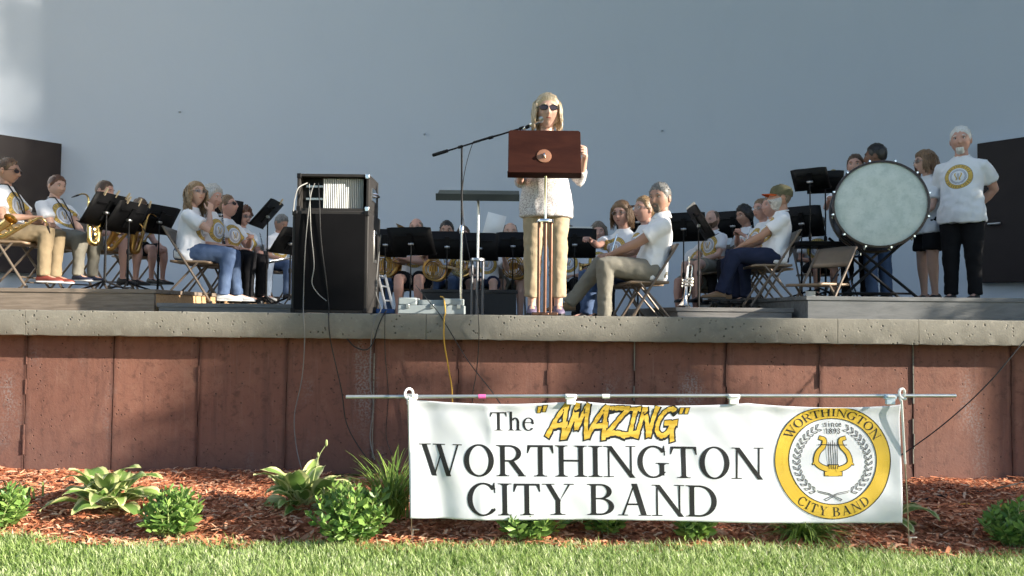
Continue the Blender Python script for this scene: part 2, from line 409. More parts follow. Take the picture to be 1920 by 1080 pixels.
# ---- concrete ledge capping the wall
ledge = thing('stage_ledge', 'long tan concrete ledge capping the stage front', 'ledge', (0, YL, ZL))
cuts = [-8.7] + [P(q, 600, YL).x for q in (47, 799, 1571, 1723)] + [8.7]
for i in range(len(cuts)-1):
    a, c = cuts[i]+0.002, cuts[i+1]-0.002; n = max(2, int((c-a)/0.05)); b = MB()
    prof = [(0.75, -0.005), (0.012, 0.0), (0.003, -0.004), (0.0, -0.012), (0.0, -0.10), (0.0, -0.182), (0.006, -0.19), (0.75, -0.19)]
    vs = []
    for j in range(n+1):
        xx = a+(c-a)*j/n
        for kq, (py_, pz_) in enumerate(prof):
            jit = rnd.uniform(-0.0008, 0.0008) if 1 <= kq <= 6 else 0
            low = rnd.uniform(-0.002, 0.002) if kq in (5, 6) else 0
            vs.append((xx, py_+jit, pz_+low+(rnd.uniform(-0.0015, 0.001) if kq in (1, 2) else 0)))
    m_ = len(prof)
    fs = [(j*m_+q, j*m_+(q+1) % m_, (j+1)*m_+(q+1) % m_, (j+1)*m_+q) for j in range(n) for q in range(m_)]
    fs += [tuple(range(m_-1, -1, -1)), tuple(range(n*m_, n*m_+m_))]
    b.add(vs, fs).build('ledge_section', M_LEDGE, ledge, ang=40)
# ---- stage floor
b = MB(); b.box((0, YE+3.9, ZF-0.3), (19, 7.9, 0.6)); tag(b.build('stage_floor', M_FLOOR, smooth=False), kind='structure')

# ---- the shell
SA, SB, SY, SH, PE, PV = 8.9, 6.9, 6.4, 13.0, 2.6, 8.0
def shell_pt(t, z):
    """t: -1 left mouth .. 0 back .. 1 right mouth; z above the stage floor"""
    k = max(0.0, 1-(max(z, 0)/SH)**PV)**(1/PV); a = t*PI/2
    sx = math.copysign(abs(math.sin(a))**(2/PE), t); cy = abs(math.cos(a))**(2/PE)
    return Vector((SA*k*sx, SY+SB*(0.22*k+0.78*k*1.0)*cy, ZF+z))
shell = thing('band_shell', 'curved pale grey painted wall of the band shell behind the musicians', 'band shell', (0, SY, 0))
nt_, nz_ = 72, 30; vs = []
for i in range(nz_+1):
    zz = -1.2 if i == 0 else SH*math.sin((i-1)/(nz_-1)*PI/2)*0.9995
    for j in range(nt_+1): vs.append(shell_pt(-1+2*j/nt_, zz)-Vector((0, SY, 0)) if i else shell_pt(-1+2*j/nt_, 0)-Vector((0, SY, 1.2)))
b = MB(); b.add(vs, [(i*(nt_+1)+j, i*(nt_+1)+j+1, (i+1)*(nt_+1)+j+1, (i+1)*(nt_+1)+j) for i in range(nz_) for j in range(nt_)])
o = b.build('shell_wall', M_SHELL, shell, ang=0)
sd = o.modifiers.new('solid', 'SOLIDIFY'); sd.thickness = 0.3; sd.offset = -1
def shell_at_px(px, z):
    best = min(((abs((lambda q: 960+F_PX*q.x/q.y)(shell_pt(t, z))-px), t) for t in np.linspace(-1, 1, 2001)))
    return best[1]
for px_edge, top, bot, side in ((100, 270, 514, -1), (1843, 270, 530, 1)):
    t = shell_at_px(px_edge, 1.2); e = shell_pt(t, 1.2); e2 = shell_pt(t+side*0.10, 1.2)
    tang = (e2-e); tang.z = 0; tang.normalize(); nrm = Vector((tang.y, -tang.x, 0)); nrm = nrm if nrm.y < 0 else -nrm
    e = e + nrm*0.16
    z1 = P(px_edge, top, e.y).z; z0 = P(px_edge, bot, e.y).z; wdt = 1.9
    M3 = Matrix((tang, nrm, (0, 0, 1))).transposed()
    off = Vector((0, SY, 0))
    b = MB(); b.box(e-off+tang*wdt/2-nrm*0.12+Vector((0, 0, (z0+z1)/2)) - Vector((0, 0, e.z)), (wdt, 0.30, z1-z0), M3)
    d_ = b.build('door', M_DOOR, shell, smooth=False, bevel=0.006)
    fr = MB(); fr.box(e-off+tang*(wdt/2)-nrm*0.15+Vector((0, 0, z1+0.012-e.z)), (wdt+0.05, 0.27, 0.024), M3)
    fr.box(e-off-tang*0.0125-nrm*0.15+Vector((0, 0, (z0+z1)/2-e.z)), (0.024, 0.27, z1-z0), M3)
    fr.build('door_frame', M_SHELL, d_, smooth=False)
    h = MB(); hp = P(1862 if side > 0 else 15, 418, e.y-0.35)
    lp = e-off+tang*0.16+nrm*0.05+Vector((0, 0, hp.z-e.z))
    h.tube([lp, lp+nrm*0.07, lp+nrm*0.07+tang*0.16], 0.018, 8); h.build('door_handle', M_STEEL, d_)
# small bolt plugs on the shell wall
for px, py in ((330, 210), (793, 252), (1240, 245)):
    t = shell_at_px(px, 3.0); q = shell_pt(t, 3.0); q.z = P(px, py, q.y).z; q = shell_pt(t, q.z-ZF)
    b = MB(); b.ball(q-Vector((0, SY+0.03, 0)), (0.016, 0.032, 0.020), 8, 5); b.build('bolt_plug', M_SHELL, shell)

# ---- platforms
def riser(name, label, x0, x1, y0, y1, z0, z1, m_front, m_side, planks=True, grp=None):
    t = thing(name, label, 'riser', ((x0+x1)/2, y0, z0), 0, grp); wd = x1-x0; h = z1-z0
    th = 0.035 if h > 0.12 else 0.02
    f = MB(); f.box((0, 0.019, (h-th)/2), (wd, 0.038, h-th-0.002)); f.build('front_board', m_front, t, smooth=False, bevel=0.003)
    for sx in (-1, 1):
        f = MB(); f.box((sx*(wd/2-0.02), (y1-y0)/2+0.02, (h-th)/2), (0.04, y1-y0-0.05, h-th-0.002)); f.build('side_board', m_side, t, smooth=False, bevel=0.003)
    n = max(3, int((y1-y0)/0.28)); dy = (y1-y0)/n
    for k in range(n):
        f = MB(); f.box((0, dy*(k+0.5)-0.012, h-th/2+rnd.uniform(-0.001, 0.001)), (wd+0.03, dy-0.006, th)); f.build('deck_plank', m_front, t, smooth=False, bevel=0.003)
    return t
YR = YE+0.05
ZR1 = P(140, 541, YR).z; ZR2 = P(420, 569, YR).z; ZR3 = P(1450, 578, YR+.2).z; ZR4 = P(1715, 557, YR).z
riser('wooden_riser', 'weathered wooden riser under the saxophone players', -6.6, P(289, 560, YR).x, YR, 9.8, ZF, ZR1, M_WOOD, M_WOODEND)
riser('low_platform', 'low dark grey platform under the clarinet players', P(291, 575, YR).x+.03, P(546, 575, YR).x, YR, 10.3, ZF, ZR2, M_GREYBOARD, M_GREYBOARD)
riser('low_platform', 'low dark grey platform under the man in the cap', P(1280, 580, YR).x, P(1508, 580, YR).x-.03, YR+.2, 9.6, ZF, ZR3, M_GREYBOARD, M_GREYBOARD)
riser('percussion_riser', 'grey plywood riser under the bass drum and standing players', P(1510, 575, YR).x+.02, 7.0, YR, 10.2, ZF, ZR4, M_GREYPLY, M_GREYPLY)
YB = 8.15
riser('black_riser', 'black box riser in front of the back row horn players', P(792, 560, YB).x, P(968, 560, YB).x, YB, YB+0.45, ZF, P(880, 543, YB).z, M_BLACKBOX, M_STEEL)

# ---- columnar evergreen beside the stage (out of frame to the right, it shades the middle of the wall)
def m_leaf(name, a, b, tr=0.3, rough=0.5):
    n = NB(name); g = n.node('ShaderNodeNewGeometry'); c = n.mix(g.outputs['Random Per Island'], a, b)
    n.done(c, rough, 0, 0.35); t_ = n.node('ShaderNodeBsdfTranslucent'); n.put(t_.inputs[0], c)
    mx = n.node('ShaderNodeMixShader'); mx.inputs[0].default_value = tr
    out = [q for q in n.nt.nodes if q.type == 'OUTPUT_MATERIAL'][0]
    n.nt.links.new(n.b.outputs[0], mx.inputs[1]); n.nt.links.new(t_.outputs[0], mx.inputs[2]); n.nt.links.new(mx.outputs[0], out.inputs[0])
    return n.mat
M_EVER = m_leaf('evergreen_leaf', (0.02, 0.05, 0.015), (0.05, 0.09, 0.03))
M_BARK = mat('bark', (0.10, 0.075, 0.055), 0.9, var=0.4, bump=0.6, bs=40, stretch=(1, 1, 0.2))
def column_tree(x, y, h, r, label, n=15000):
    t = thing('columnar_evergreen', label, 'tree', (x, y, 0), 0, 'evergreens beside the stage')
    MB().tube([(0, 0, -0.05), (0.02, 0, h*0.5), (0, 0, h*0.9)], [0.09, 0.06, 0.02], 8).build('trunk', M_BARK, t)
    zz = RNG.beta(1.2, 1.25, n)*h*0.97+0.15; rr = r*np.minimum(1, (1-(zz/h)**3)*1.05)*np.minimum(1.25, np.abs(RNG.normal(0, .55, n)))
    rr *= 1+0.16*np.sin(zz*5+RNG.random(n)); a = RNG.uniform(0, 2*PI, n)
    c = np.stack([np.cos(a)*rr, np.sin(a)*rr, zz], 1); u = RNG.normal(0, 1, (n, 3)); u[:, 2] += 1.2; u /= np.linalg.norm(u, axis=1)[:, None]
    v = np.cross(u, RNG.normal(0, 1, (n, 3))); v /= np.linalg.norm(v, axis=1)[:, None]
    Lf = RNG.uniform(0.035, 0.075, n)[:, None]*(1.4 if h > 6.6 else 1.0); u = u*Lf; v = v*Lf*0.45
    V = np.stack([c-u, c+v, c+u, c-v], 1).reshape(-1, 3); k = np.arange(n)*4
    link('crown', np_mesh('crown', V, np.stack([k, k+1, k+2, k+3], 1), M_EVER), t)
column_tree(16.0, 0.32, 8.1, 0.74, 'tall columnar evergreen on the lawn right of the stage')
column_tree(16.0, 1.14, 6.65, 0.60, 'shorter columnar evergreen beside the tall one on the lawn')
column_tree(9.7, 4.95, 5.3, 0.50, 'unseen columnar evergreen added by the shell edge to shade the bass drum')  # added out of view to keep sun off the drum and cap man
column_tree(9.75, 5.85, 6.6, 0.56, 'unseen columnar evergreen added at the shell edge to shade the standing players')  # added out of view to close the sunlit gap beside the shell

def broad_tree(x, y, zc, rx, rz, label, n, lk=1.0, soft=.26):
    t = thing('added_shade_tree', label, 'tree', (x, y, 0), 0); rr = random.Random(5)
    MB().tube([(0, 0, -0.1), (0.05, 0.02, 2.2), (0, 0, 4.6), (0.1, 0, zc)], [.17, .13, .11, .05], 10).build('trunk', M_BARK, t)
    lb = MB()
    for k in range(9):
        a = k*2.4; q = Vector((math.cos(a)*rx*.75, math.sin(a)*rx*.75, zc+rr.uniform(-.5, .7)*rz)); lb.tube([(0, 0, zc-rz*1.2), Vector((q.x*.4, q.y*.4, zc-rz*.5)), q], [.06, .04, .012], 6)
    lb.build('limbs', M_BARK, t)['kind'] = 'stuff'
    cl = RNG.normal(0, 1, (60, 3)); cl /= np.linalg.norm(cl, axis=1)[:, None]; cl *= (RNG.random(60)**.45)[:, None]
    k = RNG.integers(0, 60, n); c = cl[k]*np.array([rx, rx, rz])*.88+np.array([0, 0, zc])+RNG.normal(0, soft, (n, 3))
    u = RNG.normal(0, 1, (n, 3)); u /= np.linalg.norm(u, axis=1)[:, None]; v = np.cross(u, RNG.normal(0, 1, (n, 3))); v /= np.linalg.norm(v, axis=1)[:, None]
    L = RNG.uniform(.05, .08, n)[:, None]*lk; V = np.stack([c-u*L, c+v*L*.65, c+u*L, c-v*L*.65], 1).reshape(-1, 3); q = np.arange(n)*4
    link('crown', np_mesh('crown', V, np.stack([q, q+1, q+2, q+3], 1), M_EVER), t)
broad_tree(13.0, 3.0, 8.95, 2.25, 1.6, 'unseen broadleaf tree added to shade the saxophone and clarinet players', 15000)  # put in out of view; crown shaped to shade the left players
def poplar(x, y, z0, z1, sg, n, label):
    """tall slim tree whose crown thins out gradually to the sides"""
    t = thing('added_glow_tree', label, 'tree', (x, y, 0), 0)
    MB().tube([(0, 0, -0.2), (0.1, 0, z0), (0, 0, z1*.95)], [.45, .3, .05], 10).build('trunk', M_BARK, t)
    c = np.stack([RNG.normal(0, sg, n), RNG.normal(0, sg, n), z0+(z1-z0)*RNG.random(n)], 1)
    u = RNG.normal(0, 1, (n, 3)); u /= np.linalg.norm(u, axis=1)[:, None]; v = np.cross(u, RNG.normal(0, 1, (n, 3))); v /= np.linalg.norm(v, axis=1)[:, None]
    V = np.stack([c-u*.09, c+v*.06, c+u*.09, c-v*.06], 1).reshape(-1, 3); q = np.arange(n)*4
    link('crown', np_mesh('crown', V, np.stack([q, q+1, q+2, q+3], 1), M_EVER), t)
poplar(60.0, -7.6, 22.0, 36.0, 1.4, 56000, 'unseen distant tree added to soften the sun glow on the shell wall')  # invented tree; its thinning crown grades the sunlight on the left shell wall
# ================================================================== BANNER
YBAN = 3.97; KB = F_PX / YBAN
def bu(px): return (px-766)/KB
def bv(py): return (py-748)/KB
BW, BH = bu(1684), bv(969)
BT = P(766, 748, YBAN)
def wrink(u, v):
    y = 0.0
    y += 0.020*math.exp(-((u-0.07-0.16*v)/0.075)**2)*(0.4+v)                       # soft fold by the left post
    y -= 0.005*math.exp(-((u-0.41-0.03*math.sin(v*9))/0.032)**2)*(0.35+0.65*math.sin(v*7+0.6)**2)
    y += 0.0042*math.sin(u*9.5+v*5.0)*math.sin(v*6+0.4)
    y += 0.0034*math.sin(v*24+u*6.5+1.3*math.sin(u*3.1))*(0.3+0.7*math.sin(u*1.9+1)**2)
    y += 0.0016*math.sin(u*31-v*22)*math.sin(u*2.3+v*4)**2
    y += 0.007*math.exp(-((BW-u)/0.05)**2)*math.sin(v*9+1)
    y -= 0.012*math.exp(-(v/0.035)**2)                                           # the top rolls towards the pole
    return y
def topsag(u):
    for a, c in ((0, .90), (.90, 1.79), (1.79, BW)):
        if a <= u <= c: return 0.020*max(0.0, math.sin(PI*(u-a)/(c-a)))**0.8
    return 0
def bpt(u, v, off=0.0):
    sag = topsag(max(0, min(BW, u)))*max(0, 1-v/0.22)**2
    tilt = -(0.0085*v/BH) * (1-u/BW) * 0
    zb = 0.004*math.sin(u*4.2)*max(0, v/BH)**2
    return Vector((u + 0.030*v*(1-u/BW)*0.9 + 0.012*v*(u/BW), wrink(u, v)-off, -v - sag - zb + tilt))
M_VINYL = None
def m_vinyl():
    n = NB('white_banner_vinyl'); c = n.mix(n.noise(2.5, 4), (0.67, 0.70, 0.76), (0.73, 0.755, 0.81))
    n.bump(n.noise(5, 3), 0.08, 0.02); n.done(c, 0.45, 0, 0.35)
    t_ = n.node('ShaderNodeBsdfTranslucent'); n.put(t_.inputs[0], c); mx = n.node('ShaderNodeMixShader'); mx.inputs[0].default_value = 0.12
    out = [q for q in n.nt.nodes if q.type == 'OUTPUT_MATERIAL'][0]
    n.nt.links.new(n.b.outputs[0], mx.inputs[1]); n.nt.links.new(t_.outputs[0], mx.inputs[2]); n.nt.links.new(mx.outputs[0], out.inputs[0]); return n.mat
M_VINYL = m_vinyl()
M_INK = mat('black_ink', (0.012, 0.012, 0.016), 0.45, var=0.2)
M_GREYINK = mat('grey_ink', (0.10, 0.10, 0.11), 0.5, var=0.2)
def m_gold():
    n = NB('gold_ink'); sep = n.node('ShaderNodeSeparateXYZ'); n.put(sep.inputs[0], n.obj())
    wv = n.noise(7, 3, n.scaled((0.6, 1, 5)))
    c = n.mix(n.step(wv, 0.38, 0.62), (0.47, 0.30, 0.03), (0.68, 0.47, 0.085)); return n.done(c, 0.5, 0, 0.3)
M_GOLD = m_gold()
M_GOLDSEAL = mat('gold_seal_ink', (0.60, 0.40, 0.04), 0.5, var=0.06, vs=5)
M_WHITEINK = mat('seal_white', (0.88, 0.88, 0.87), 0.45, var=0.02)
banner = thing('banner', 'white vinyl banner with black lettering and gold round seal hung before the stage', 'banner', BT)
nu, nv = 280, 66; vs = [bpt(BW*i/nu, BH*j/nv) for j in range(nv+1) for i in range(nu+1)]
b = MB(); b.add(vs, [(j*(nu+1)+i, (j+1)*(nu+1)+i, (j+1)*(nu+1)+i+1, j*(nu+1)+i+1) for j in range(nv) for i in range(nu)])
o = b.build('banner_sheet', M_VINYL, banner, ang=0)
sd = o.modifiers.new('solid', 'SOLIDIFY'); sd.thickness = 0.0012; sd.offset = -1

class INK:
    """flat print laid on the sheet; each patch a hair above the last"""
    def __init__(s, base): s.q = []; s.base = base
    def poly(s, pts): s.q.append(pts)
    def strip(s, L, Rr):
        for i in range(len(L)-1): s.q.append([L[i], L[i+1], Rr[i+1], Rr[i]])
    def build(s, name, m, T=lambda u, v: (u, v), parent=None, layers=True):
        b = MB()
        for i, pts in enumerate(s.q):
            off = s.base + (i % 23)*0.000022
            b.add([bpt(*T(*p), off=off) for p in pts], [tuple(range(len(pts)))])
        return b.build(name, m, parent or banner, smooth=False)
def lerp2(p, q, t): return (p[0]+(q[0]-p[0])*t, p[1]+(q[1]-p[1])*t)
class GL:
    """serif capitals built from stems, serifs, diagonals and bowls; em units, y up"""
    def __init__(s): s.q = []
    def quad(s, a, b_, c, d, n=3):
        for i in range(n):
            t0, t1 = i/n, (i+1)/n
            s.q.append([lerp2(a, d, t0), lerp2(b_, c, t0), lerp2(b_, c, t1), lerp2(a, d, t1)])
    def stem(s, x0, x1, y0=0.0, y1=0.662, n=6): s.quad((x0, y0), (x1, y0), (x1, y1), (x0, y1), n)
    def ser(s, x0, x1, y, up=True, sx=None, k=0.03):
        d = 1 if up else -1
        s.quad((x0, y), (x1, y), (x1, y+d*0.019), (x0, y+d*0.019), 1)
        if sx:
            s.q.append([(sx[0]-0.045, y+d*0.018), (sx[0]+0.001, y+d*0.018), (sx[0]+0.001, y+d*(0.018+k))])
            s.q.append([(sx[1]-0.001, y+d*0.018), (sx[1]+0.045, y+d*0.018), (sx[1]-0.001, y+d*(0.018+k))])
    def diag(s, x0, x1, y0, y1, w, n=6):  s.quad((x0, y0), (x0+w, y0), (x1+w, y1), (x1, y1), n)
    def ring(s, cx, cy, ro, ri, a0, a1, n=18, icx=0.0):
        pts = [(R(a0+(a1-a0)*i/n)) for i in range(n+1)]
        for i in range(n):
            a, c = pts[i], pts[i+1]
            s.q.append([(cx+ro[0]*math.cos(a), cy+ro[1]*math.sin(a)), (cx+ro[0]*math.cos(c), cy+ro[1]*math.sin(c)),
                        (cx+icx+ri[0]*math.cos(c), cy+ri[1]*math.sin(c)), (cx+icx+ri[0]*math.cos(a), cy+ri[1]*math.sin(a))])
    def pline(s, pts, w):
        for i in range(len(pts)-1):
            a, c = Vector(pts[i]), Vector(pts[i+1]); d = (c-a).normalized(); nn = Vector((-d.y, d.x))
            w0 = w[i] if hasattr(w, '__len__') else w; w1 = w[i+1] if hasattr(w, '__len__') else w
            e = d*min(w0, w1)*0.25
            s.q.append([tuple(a-e+nn*w0/2), tuple(a-e-nn*w0/2), tuple(c+e-nn*w1/2), tuple(c+e+nn*w1/2)])
ADV = dict(W=.944, O=.722, R=.667, T=.611, H=.722, I=.333, N=.722, G=.722, C=.667, Y=.722, B=.667, A=.722, D=.722, h=.5, e=.444)
ADV[' '] = .25
def glyph(ch):
    g = GL(); C = .662
    def full(x0, x1, a, c, top=True, bot=True):
        g.stem(x0, x1)
        if bot: g.ser(a, c, 0, True, (x0, x1))
        if top: g.ser(a, c, C, False, (x0, x1))
    if ch == 'I': full(.115, .217, .018, .315)
    elif ch == 'H':
        full(.100, .202, .019, .285); full(.520, .622, .437, .703); g.quad((.2, .318), (.522, .318), (.522, .358), (.2, .358))
    elif ch == 'T':
        g.stem(.255, .357); g.ser(.16, .452, 0, True, (.255, .357)); g.quad((.03, .620), (.582, .620), (.582, C), (.03, C))
        g.q.append([(.017, .492), (.04, .492), (.075, .575), (.10, .622), (.03, .662)]); g.q.append([(.595, .492), (.572, .492), (.537, .575), (.512, .622), (.582, .662)])
    elif ch == 'R':
        full(.102, .204, .017, .294); g.quad((.2, .625), (.32, .625), (.32, C), (.2, C), 1); g.quad((.2, .308), (.30, .308), (.30, .345), (.2, .345), 1)
        g.ring(.30, .4835, (.259, .1785), (.150, .1400), -90, 90); g.diag(.262, .520, .335, 0, .125); g.ser(.49, .66, 0)
    elif ch == 'B':
        full(.102, .204, .017, .204); g.quad((.2, .628), (.31, .628), (.31, C), (.2, C), 1); g.quad((.2, .333), (.31, .333), (.31, .366), (.2, .366), 1); g.quad((.2, 0), (.31, 0), (.31, .036), (.2, .036), 1)
        g.ring(.30, .5, (.243, .162), (.138, .130), -80, 90); g.ring(.30, .183, (.293, .183), (.182, .147), -90, 88)
    elif ch == 'D':
        full(.102, .204, .016, .204); g.quad((.2, .624), (.31, .624), (.31, C), (.2, C), 1); g.quad((.2, 0), (.31, 0), (.31, .038), (.2, .038), 1)
        g.ring(.30, .331, (.385, .331), (.272, .293), -90, 90, 24)
    elif ch == 'O': g.ring(.361, .331, (.327, .345), (.212, .308), 0, 360, 34)
    elif ch in 'CG':
        g.ring(.372, .331, (.344, .345), (.230, .306), 38, 322, 28)
        g.q.append([(.598, .676), (.617, .676), (.633, .465), (.608, .465)]); g.q.append([(.565, .607), (.608, .555), (.612, .63), (.598, .676)])
        if ch == 'C': g.q.append([(.604, .155), (.634, .135), (.60, .075), (.55, .06)])
        else: g.stem(.507, .609, .045, .31, 3); g.ser(.425, .709, .31, False, (.507, .609))
    elif ch == 'N':
        g.stem(.105, .143, 0, .60); g.ser(.012, .235, 0); g.diag(.075, .585, .655, -.011, .115, 9); g.q.append([(.012, C), (.19, C), (.16, .64), (.012, .643)])
        g.stem(.588, .626, -.011, C); g.ser(.495, .707, C, False)
    elif ch == 'W':
        for x in (0, .315): g.diag(.055+x, .275+x, C, -.011, .108, 7); g.ser(-.005+x*.97, .255+x, C, False)
        g.quad((.31, -.011), (.345, -.011), (.485, .43), (.462, .46), 5); g.quad((.625, -.011), (.66, -.011), (.868, .655), (.828, .655), 7); g.ser(.735, .937, C, False)
    elif ch == 'Y':
        g.diag(.10, .318, .655, .290, .112, 5); g.ser(.022, .292, C, False); g.quad((.385, .275), (.412, .315), (.632, .655), (.588, .655), 5); g.ser(.495, .703, C, False)
        g.stem(.310, .412, 0, .31, 4); g.ser(.202, .520, 0, True, (.310, .412))
    elif ch == 'A':
        g.quad((.085, 0), (.130, 0), (.352, .60), (.352, .674), 6); g.diag(.505, .300, 0, .674, .12, 8); g.quad((.19, .217), (.50, .217), (.49, .257), (.205, .257), 2)
        g.ser(.013, .218, 0); g.ser(.447, .708, 0)
    elif ch == 'h':
        g.stem(.085, .168, 0, .683); g.ser(.01, .235, 0, True, (.085, .168)); g.ser(.01, .10, .683, False); g.ring(.27, .30, (.138, .16), (.058, .112), 0, 155, 10)
        g.stem(.327, .410, 0, .31, 4); g.ser(.262, .487, 0, True, (.327, .410))
    elif ch == 'e':
        g.ring(.232, .225, (.207, .235), (.125, .20), 30, 322, 20); g.ring(.232, .225, (.190, .235), (.112, .20), 0, 32, 3); g.quad((.10, .258), (.405, .258), (.405, .29), (.10, .29), 2)
    return g.q
GLY = {c: glyph(c) for c in ADV if c != ' '}
def text(s, x0, x1, ybase, em):
    """text from pixel x0 to x1 on pixel baseline ybase, em in pixels; one mesh for each letter"""
    tot = sum(ADV[c] for c in s); k = (x1-x0)/tot; x = x0
    for c in s:
        if c != ' ':
            ink = INK(0.0010)
            for q in GLY[c]: ink.poly([(bu(x+px*k), bv(ybase-py*em)) for px, py in q])
            ink.build('letter', M_INK)
        x += ADV[c]*k
text('The', 917, 1001, 804, 57); text('WORTHINGTON', 784, 1428, 889, 87.6); text('CITY BAND', 871, 1342, 960, 87.6)
# brush lettering AMAZING
BR = {'A': ([[(.02, -.02), (.30, .55), (.62, 1.0)], [(.66, 1.02), (.66, .5), (.72, -.10)], [(.18, .30), (.78, .36)]], .78),
      'M': ([[(.02, -.05), (.22, .5), (.34, 1.02)], [(.36, 1.0), (.40, .5), (.46, .22)], [(.46, .24), (.66, .7), (.80, 1.04)], [(.80, 1.02), (.84, .4), (.94, -.08)]], .98),
      'Z': ([[(.05, .92), (.40, .98), (.80, .96)], [(.80, .95), (.42, .5), (.06, .06)], [(.04, .05), (.42, .10), (.84, .02)]], .86),
      'I': ([[(.05, .93), (.45, .97)], [(.28, .96), (.24, .5), (.20, .04)], [(-.05, .03), (.42, .08)]], .44),
      'N': ([[(.06, -.02), (.16, .5), (.22, 1.0)], [(.24, .98), (.42, .5), (.58, .02)], [(.60, .02), (.66, .5), (.76, 1.05)]], .80),
      'G': ([[(.80, .86), (.62, 1.0), (.36, .9), (.14, .55), (.12, .2), (.34, .02), (.58, .10), (.74, .34)], [(.44, .46), (.92, .48)], [(.82, .46), (.78, .2), (.86, -.14)]], .84)}
totw = sum(BR[c][1] for c in 'AMAZING')
def az(p): return (bu(1024+(p[0]+p[1]*0.22)/(totw+0.15)*240), bv(812-p[1]*57))
def brush(qf, qe):
    e_, f_ = INK(0.0010), INK(0.0020); e_.q = qe; f_.q = qf
    eo = e_.build('brush_letter', M_INK); f_.build('gold_face', M_GOLD, parent=eo)
x = 0.0
for c in 'AMAZING':
    gf, ge = GL(), GL(); st, adv = BR[c]
    for s in st:
        p = catmull([(q[0]+x, q[1], 0) for q in s], 5); p = [(q.x, q.y) for q in p]; n = len(p)
        wd = [0.20-0.04*math.sin(PI*i/(n-1)) + 0.03*math.sin(i*2.1+x*5) for i in range(n)]
        gf.pline(p, wd); ge.pline([(q[0]+0.012, q[1]-0.02) for q in p], [q+0.12 for q in wd])
    brush([[az(p) for p in q] for q in gf.q], [[az(p) for p in q] for q in ge.q]); x += adv
for x0, y0 in ((1006, 768), (1016, 766), (1271, 766), (1281, 766)):
    brush(*[[[(bu(x0-e), bv(y0+e)), (bu(x0+5+e), bv(y0+e)), (bu(x0+9+e), bv(y0-13-e)), (bu(x0+2-e), bv(y0-13-e))]] for e in (0, 1.6)])
# seal
SCX, SCY = 1556, 853.5
def disc(ink, r, n=56, r0=0.0, dr=6):
    rs = list(np.linspace(r0, r, max(2, int((r-r0)/dr)+1)))
    for a_, b_ in zip(rs[:-1], rs[1:]):
        for i in range(n):
            t0, t1 = 2*PI*i/n, 2*PI*(i+1)/n
            q = [(SCX+a_*math.cos(t0), SCY+a_*math.sin(t0)), (SCX+b_*math.cos(t0), SCY+b_*math.sin(t0)), (SCX+b_*math.cos(t1), SCY+b_*math.sin(t1)), (SCX+a_*math.cos(t1), SCY+a_*math.sin(t1))]
            ink.poly([(bu(p[0]), max(0.004, bv(p[1]))) for p in q])
seal = INK(0.0010); disc(seal, 107.5, r0=81); so = seal.build('seal_ring', M_GOLDSEAL)
ink = INK(0.0019); disc(ink, 108.5, r0=107, dr=1); disc(ink, 82, r0=80.6, dr=1)
def arc_text(s, a_mid, span, rbase, em, top):
    tot = sum(ADV[c] for c in s); a = -span/2; k = span/tot
    for c in s:
        w_ = ADV[c]*k; ac = R(a_mid+a+w_/2)
        if c != ' ':
            for q in GLY[c]:
                pts = []
                for px, py in q:
                    lx = (px-ADV[c]/2)*em; ly = py*em
                    if top: rr = rbase+ly; an = ac + lx/rbase; pts.append((SCX+rr*math.sin(an), SCY-rr*math.cos(an)))
                    else: rr = rbase-ly; an = ac + lx/rbase; pts.append((SCX+rr*math.sin(an), SCY+rr*math.cos(an)))
                ink.poly([(bu(p[0]), max(0.005, bv(p[1]))) for p in pts])
        a += w_
arc_text('WORTHINGTON', 0, 128, 86, 25, True)
arc_text('CITY BAND', 0, 86, 103, 25, False)
ink.build('seal_lettering', M_INK, parent=so)
# laurel, lyre, since 1893
ink = INK(0.0010); gq = GL()
for sgn in (-1, 1):
    for i in range(15):
        an = R(28+i*(150-28)/14); rr = 66-2*math.sin(i*.4)
        cx, cy = SCX+sgn*rr*math.sin(an), SCY-rr*math.cos(an)
        tx, ty = -sgn*math.cos(an), -math.sin(an)        # towards the tip of the branch (up)
        nxn, nyn = sgn*math.sin(an), -math.cos(an)
        for side in (-1, 1):
            bx, by = cx, cy; ex, ey = cx+tx*10+nxn*side*6.5, cy+ty*10+nyn*side*6.5
            mx_, my_ = (bx+ex)/2+nxn*side*3.6, (by+ey)/2+nyn*side*3.6; m2, n2 = (bx+ex)/2-nxn*side*1.2, (by+ey)/2-nyn*side*1.2
            gq.pline([(bx, by), (mx_, my_), (ex, ey), (m2, n2), (bx, by)], 1.25)
    gq.pline([(SCX+sgn*30, SCY+56), (SCX+sgn*8, SCY+61), (SCX-sgn*16, SCY+72)], 1.4); gq.pline([(SCX+sgn*28, SCY+59), (SCX+sgn*6, SCY+64), (SCX-sgn*13, SCY+75), (SCX-sgn*16, SCY+72)], 1.2)
ly = GL(); lyo = GL()
for sgn in (-1, 1):
    arm = catmull([(SCX+sgn*7, SCY+17, 0), (SCX+sgn*23, SCY+11, 0), (SCX+sgn*31, SCY+2, 0), (SCX+sgn*27, SCY-14, 0), (SCX+sgn*17, SCY-26, 0), (SCX+sgn*15, SCY-38, 0), (SCX+sgn*23, SCY-42, 0)], 4)
    arm = [(q.x, q.y) for q in arm]; n = len(arm); ws = [9-3*(i/n) for i in range(n)]
    ly.pline(arm, ws); lyo.pline(arm, [q+3 for q in ws]); lyo.pline([(SCX+sgn*33, SCY+2), (SCX+sgn*38, SCY+8)], [6, 3])
    ly.pline([(SCX+sgn*32, SCY+1), (SCX+sgn*37, SCY+7)], [4, 1.5])
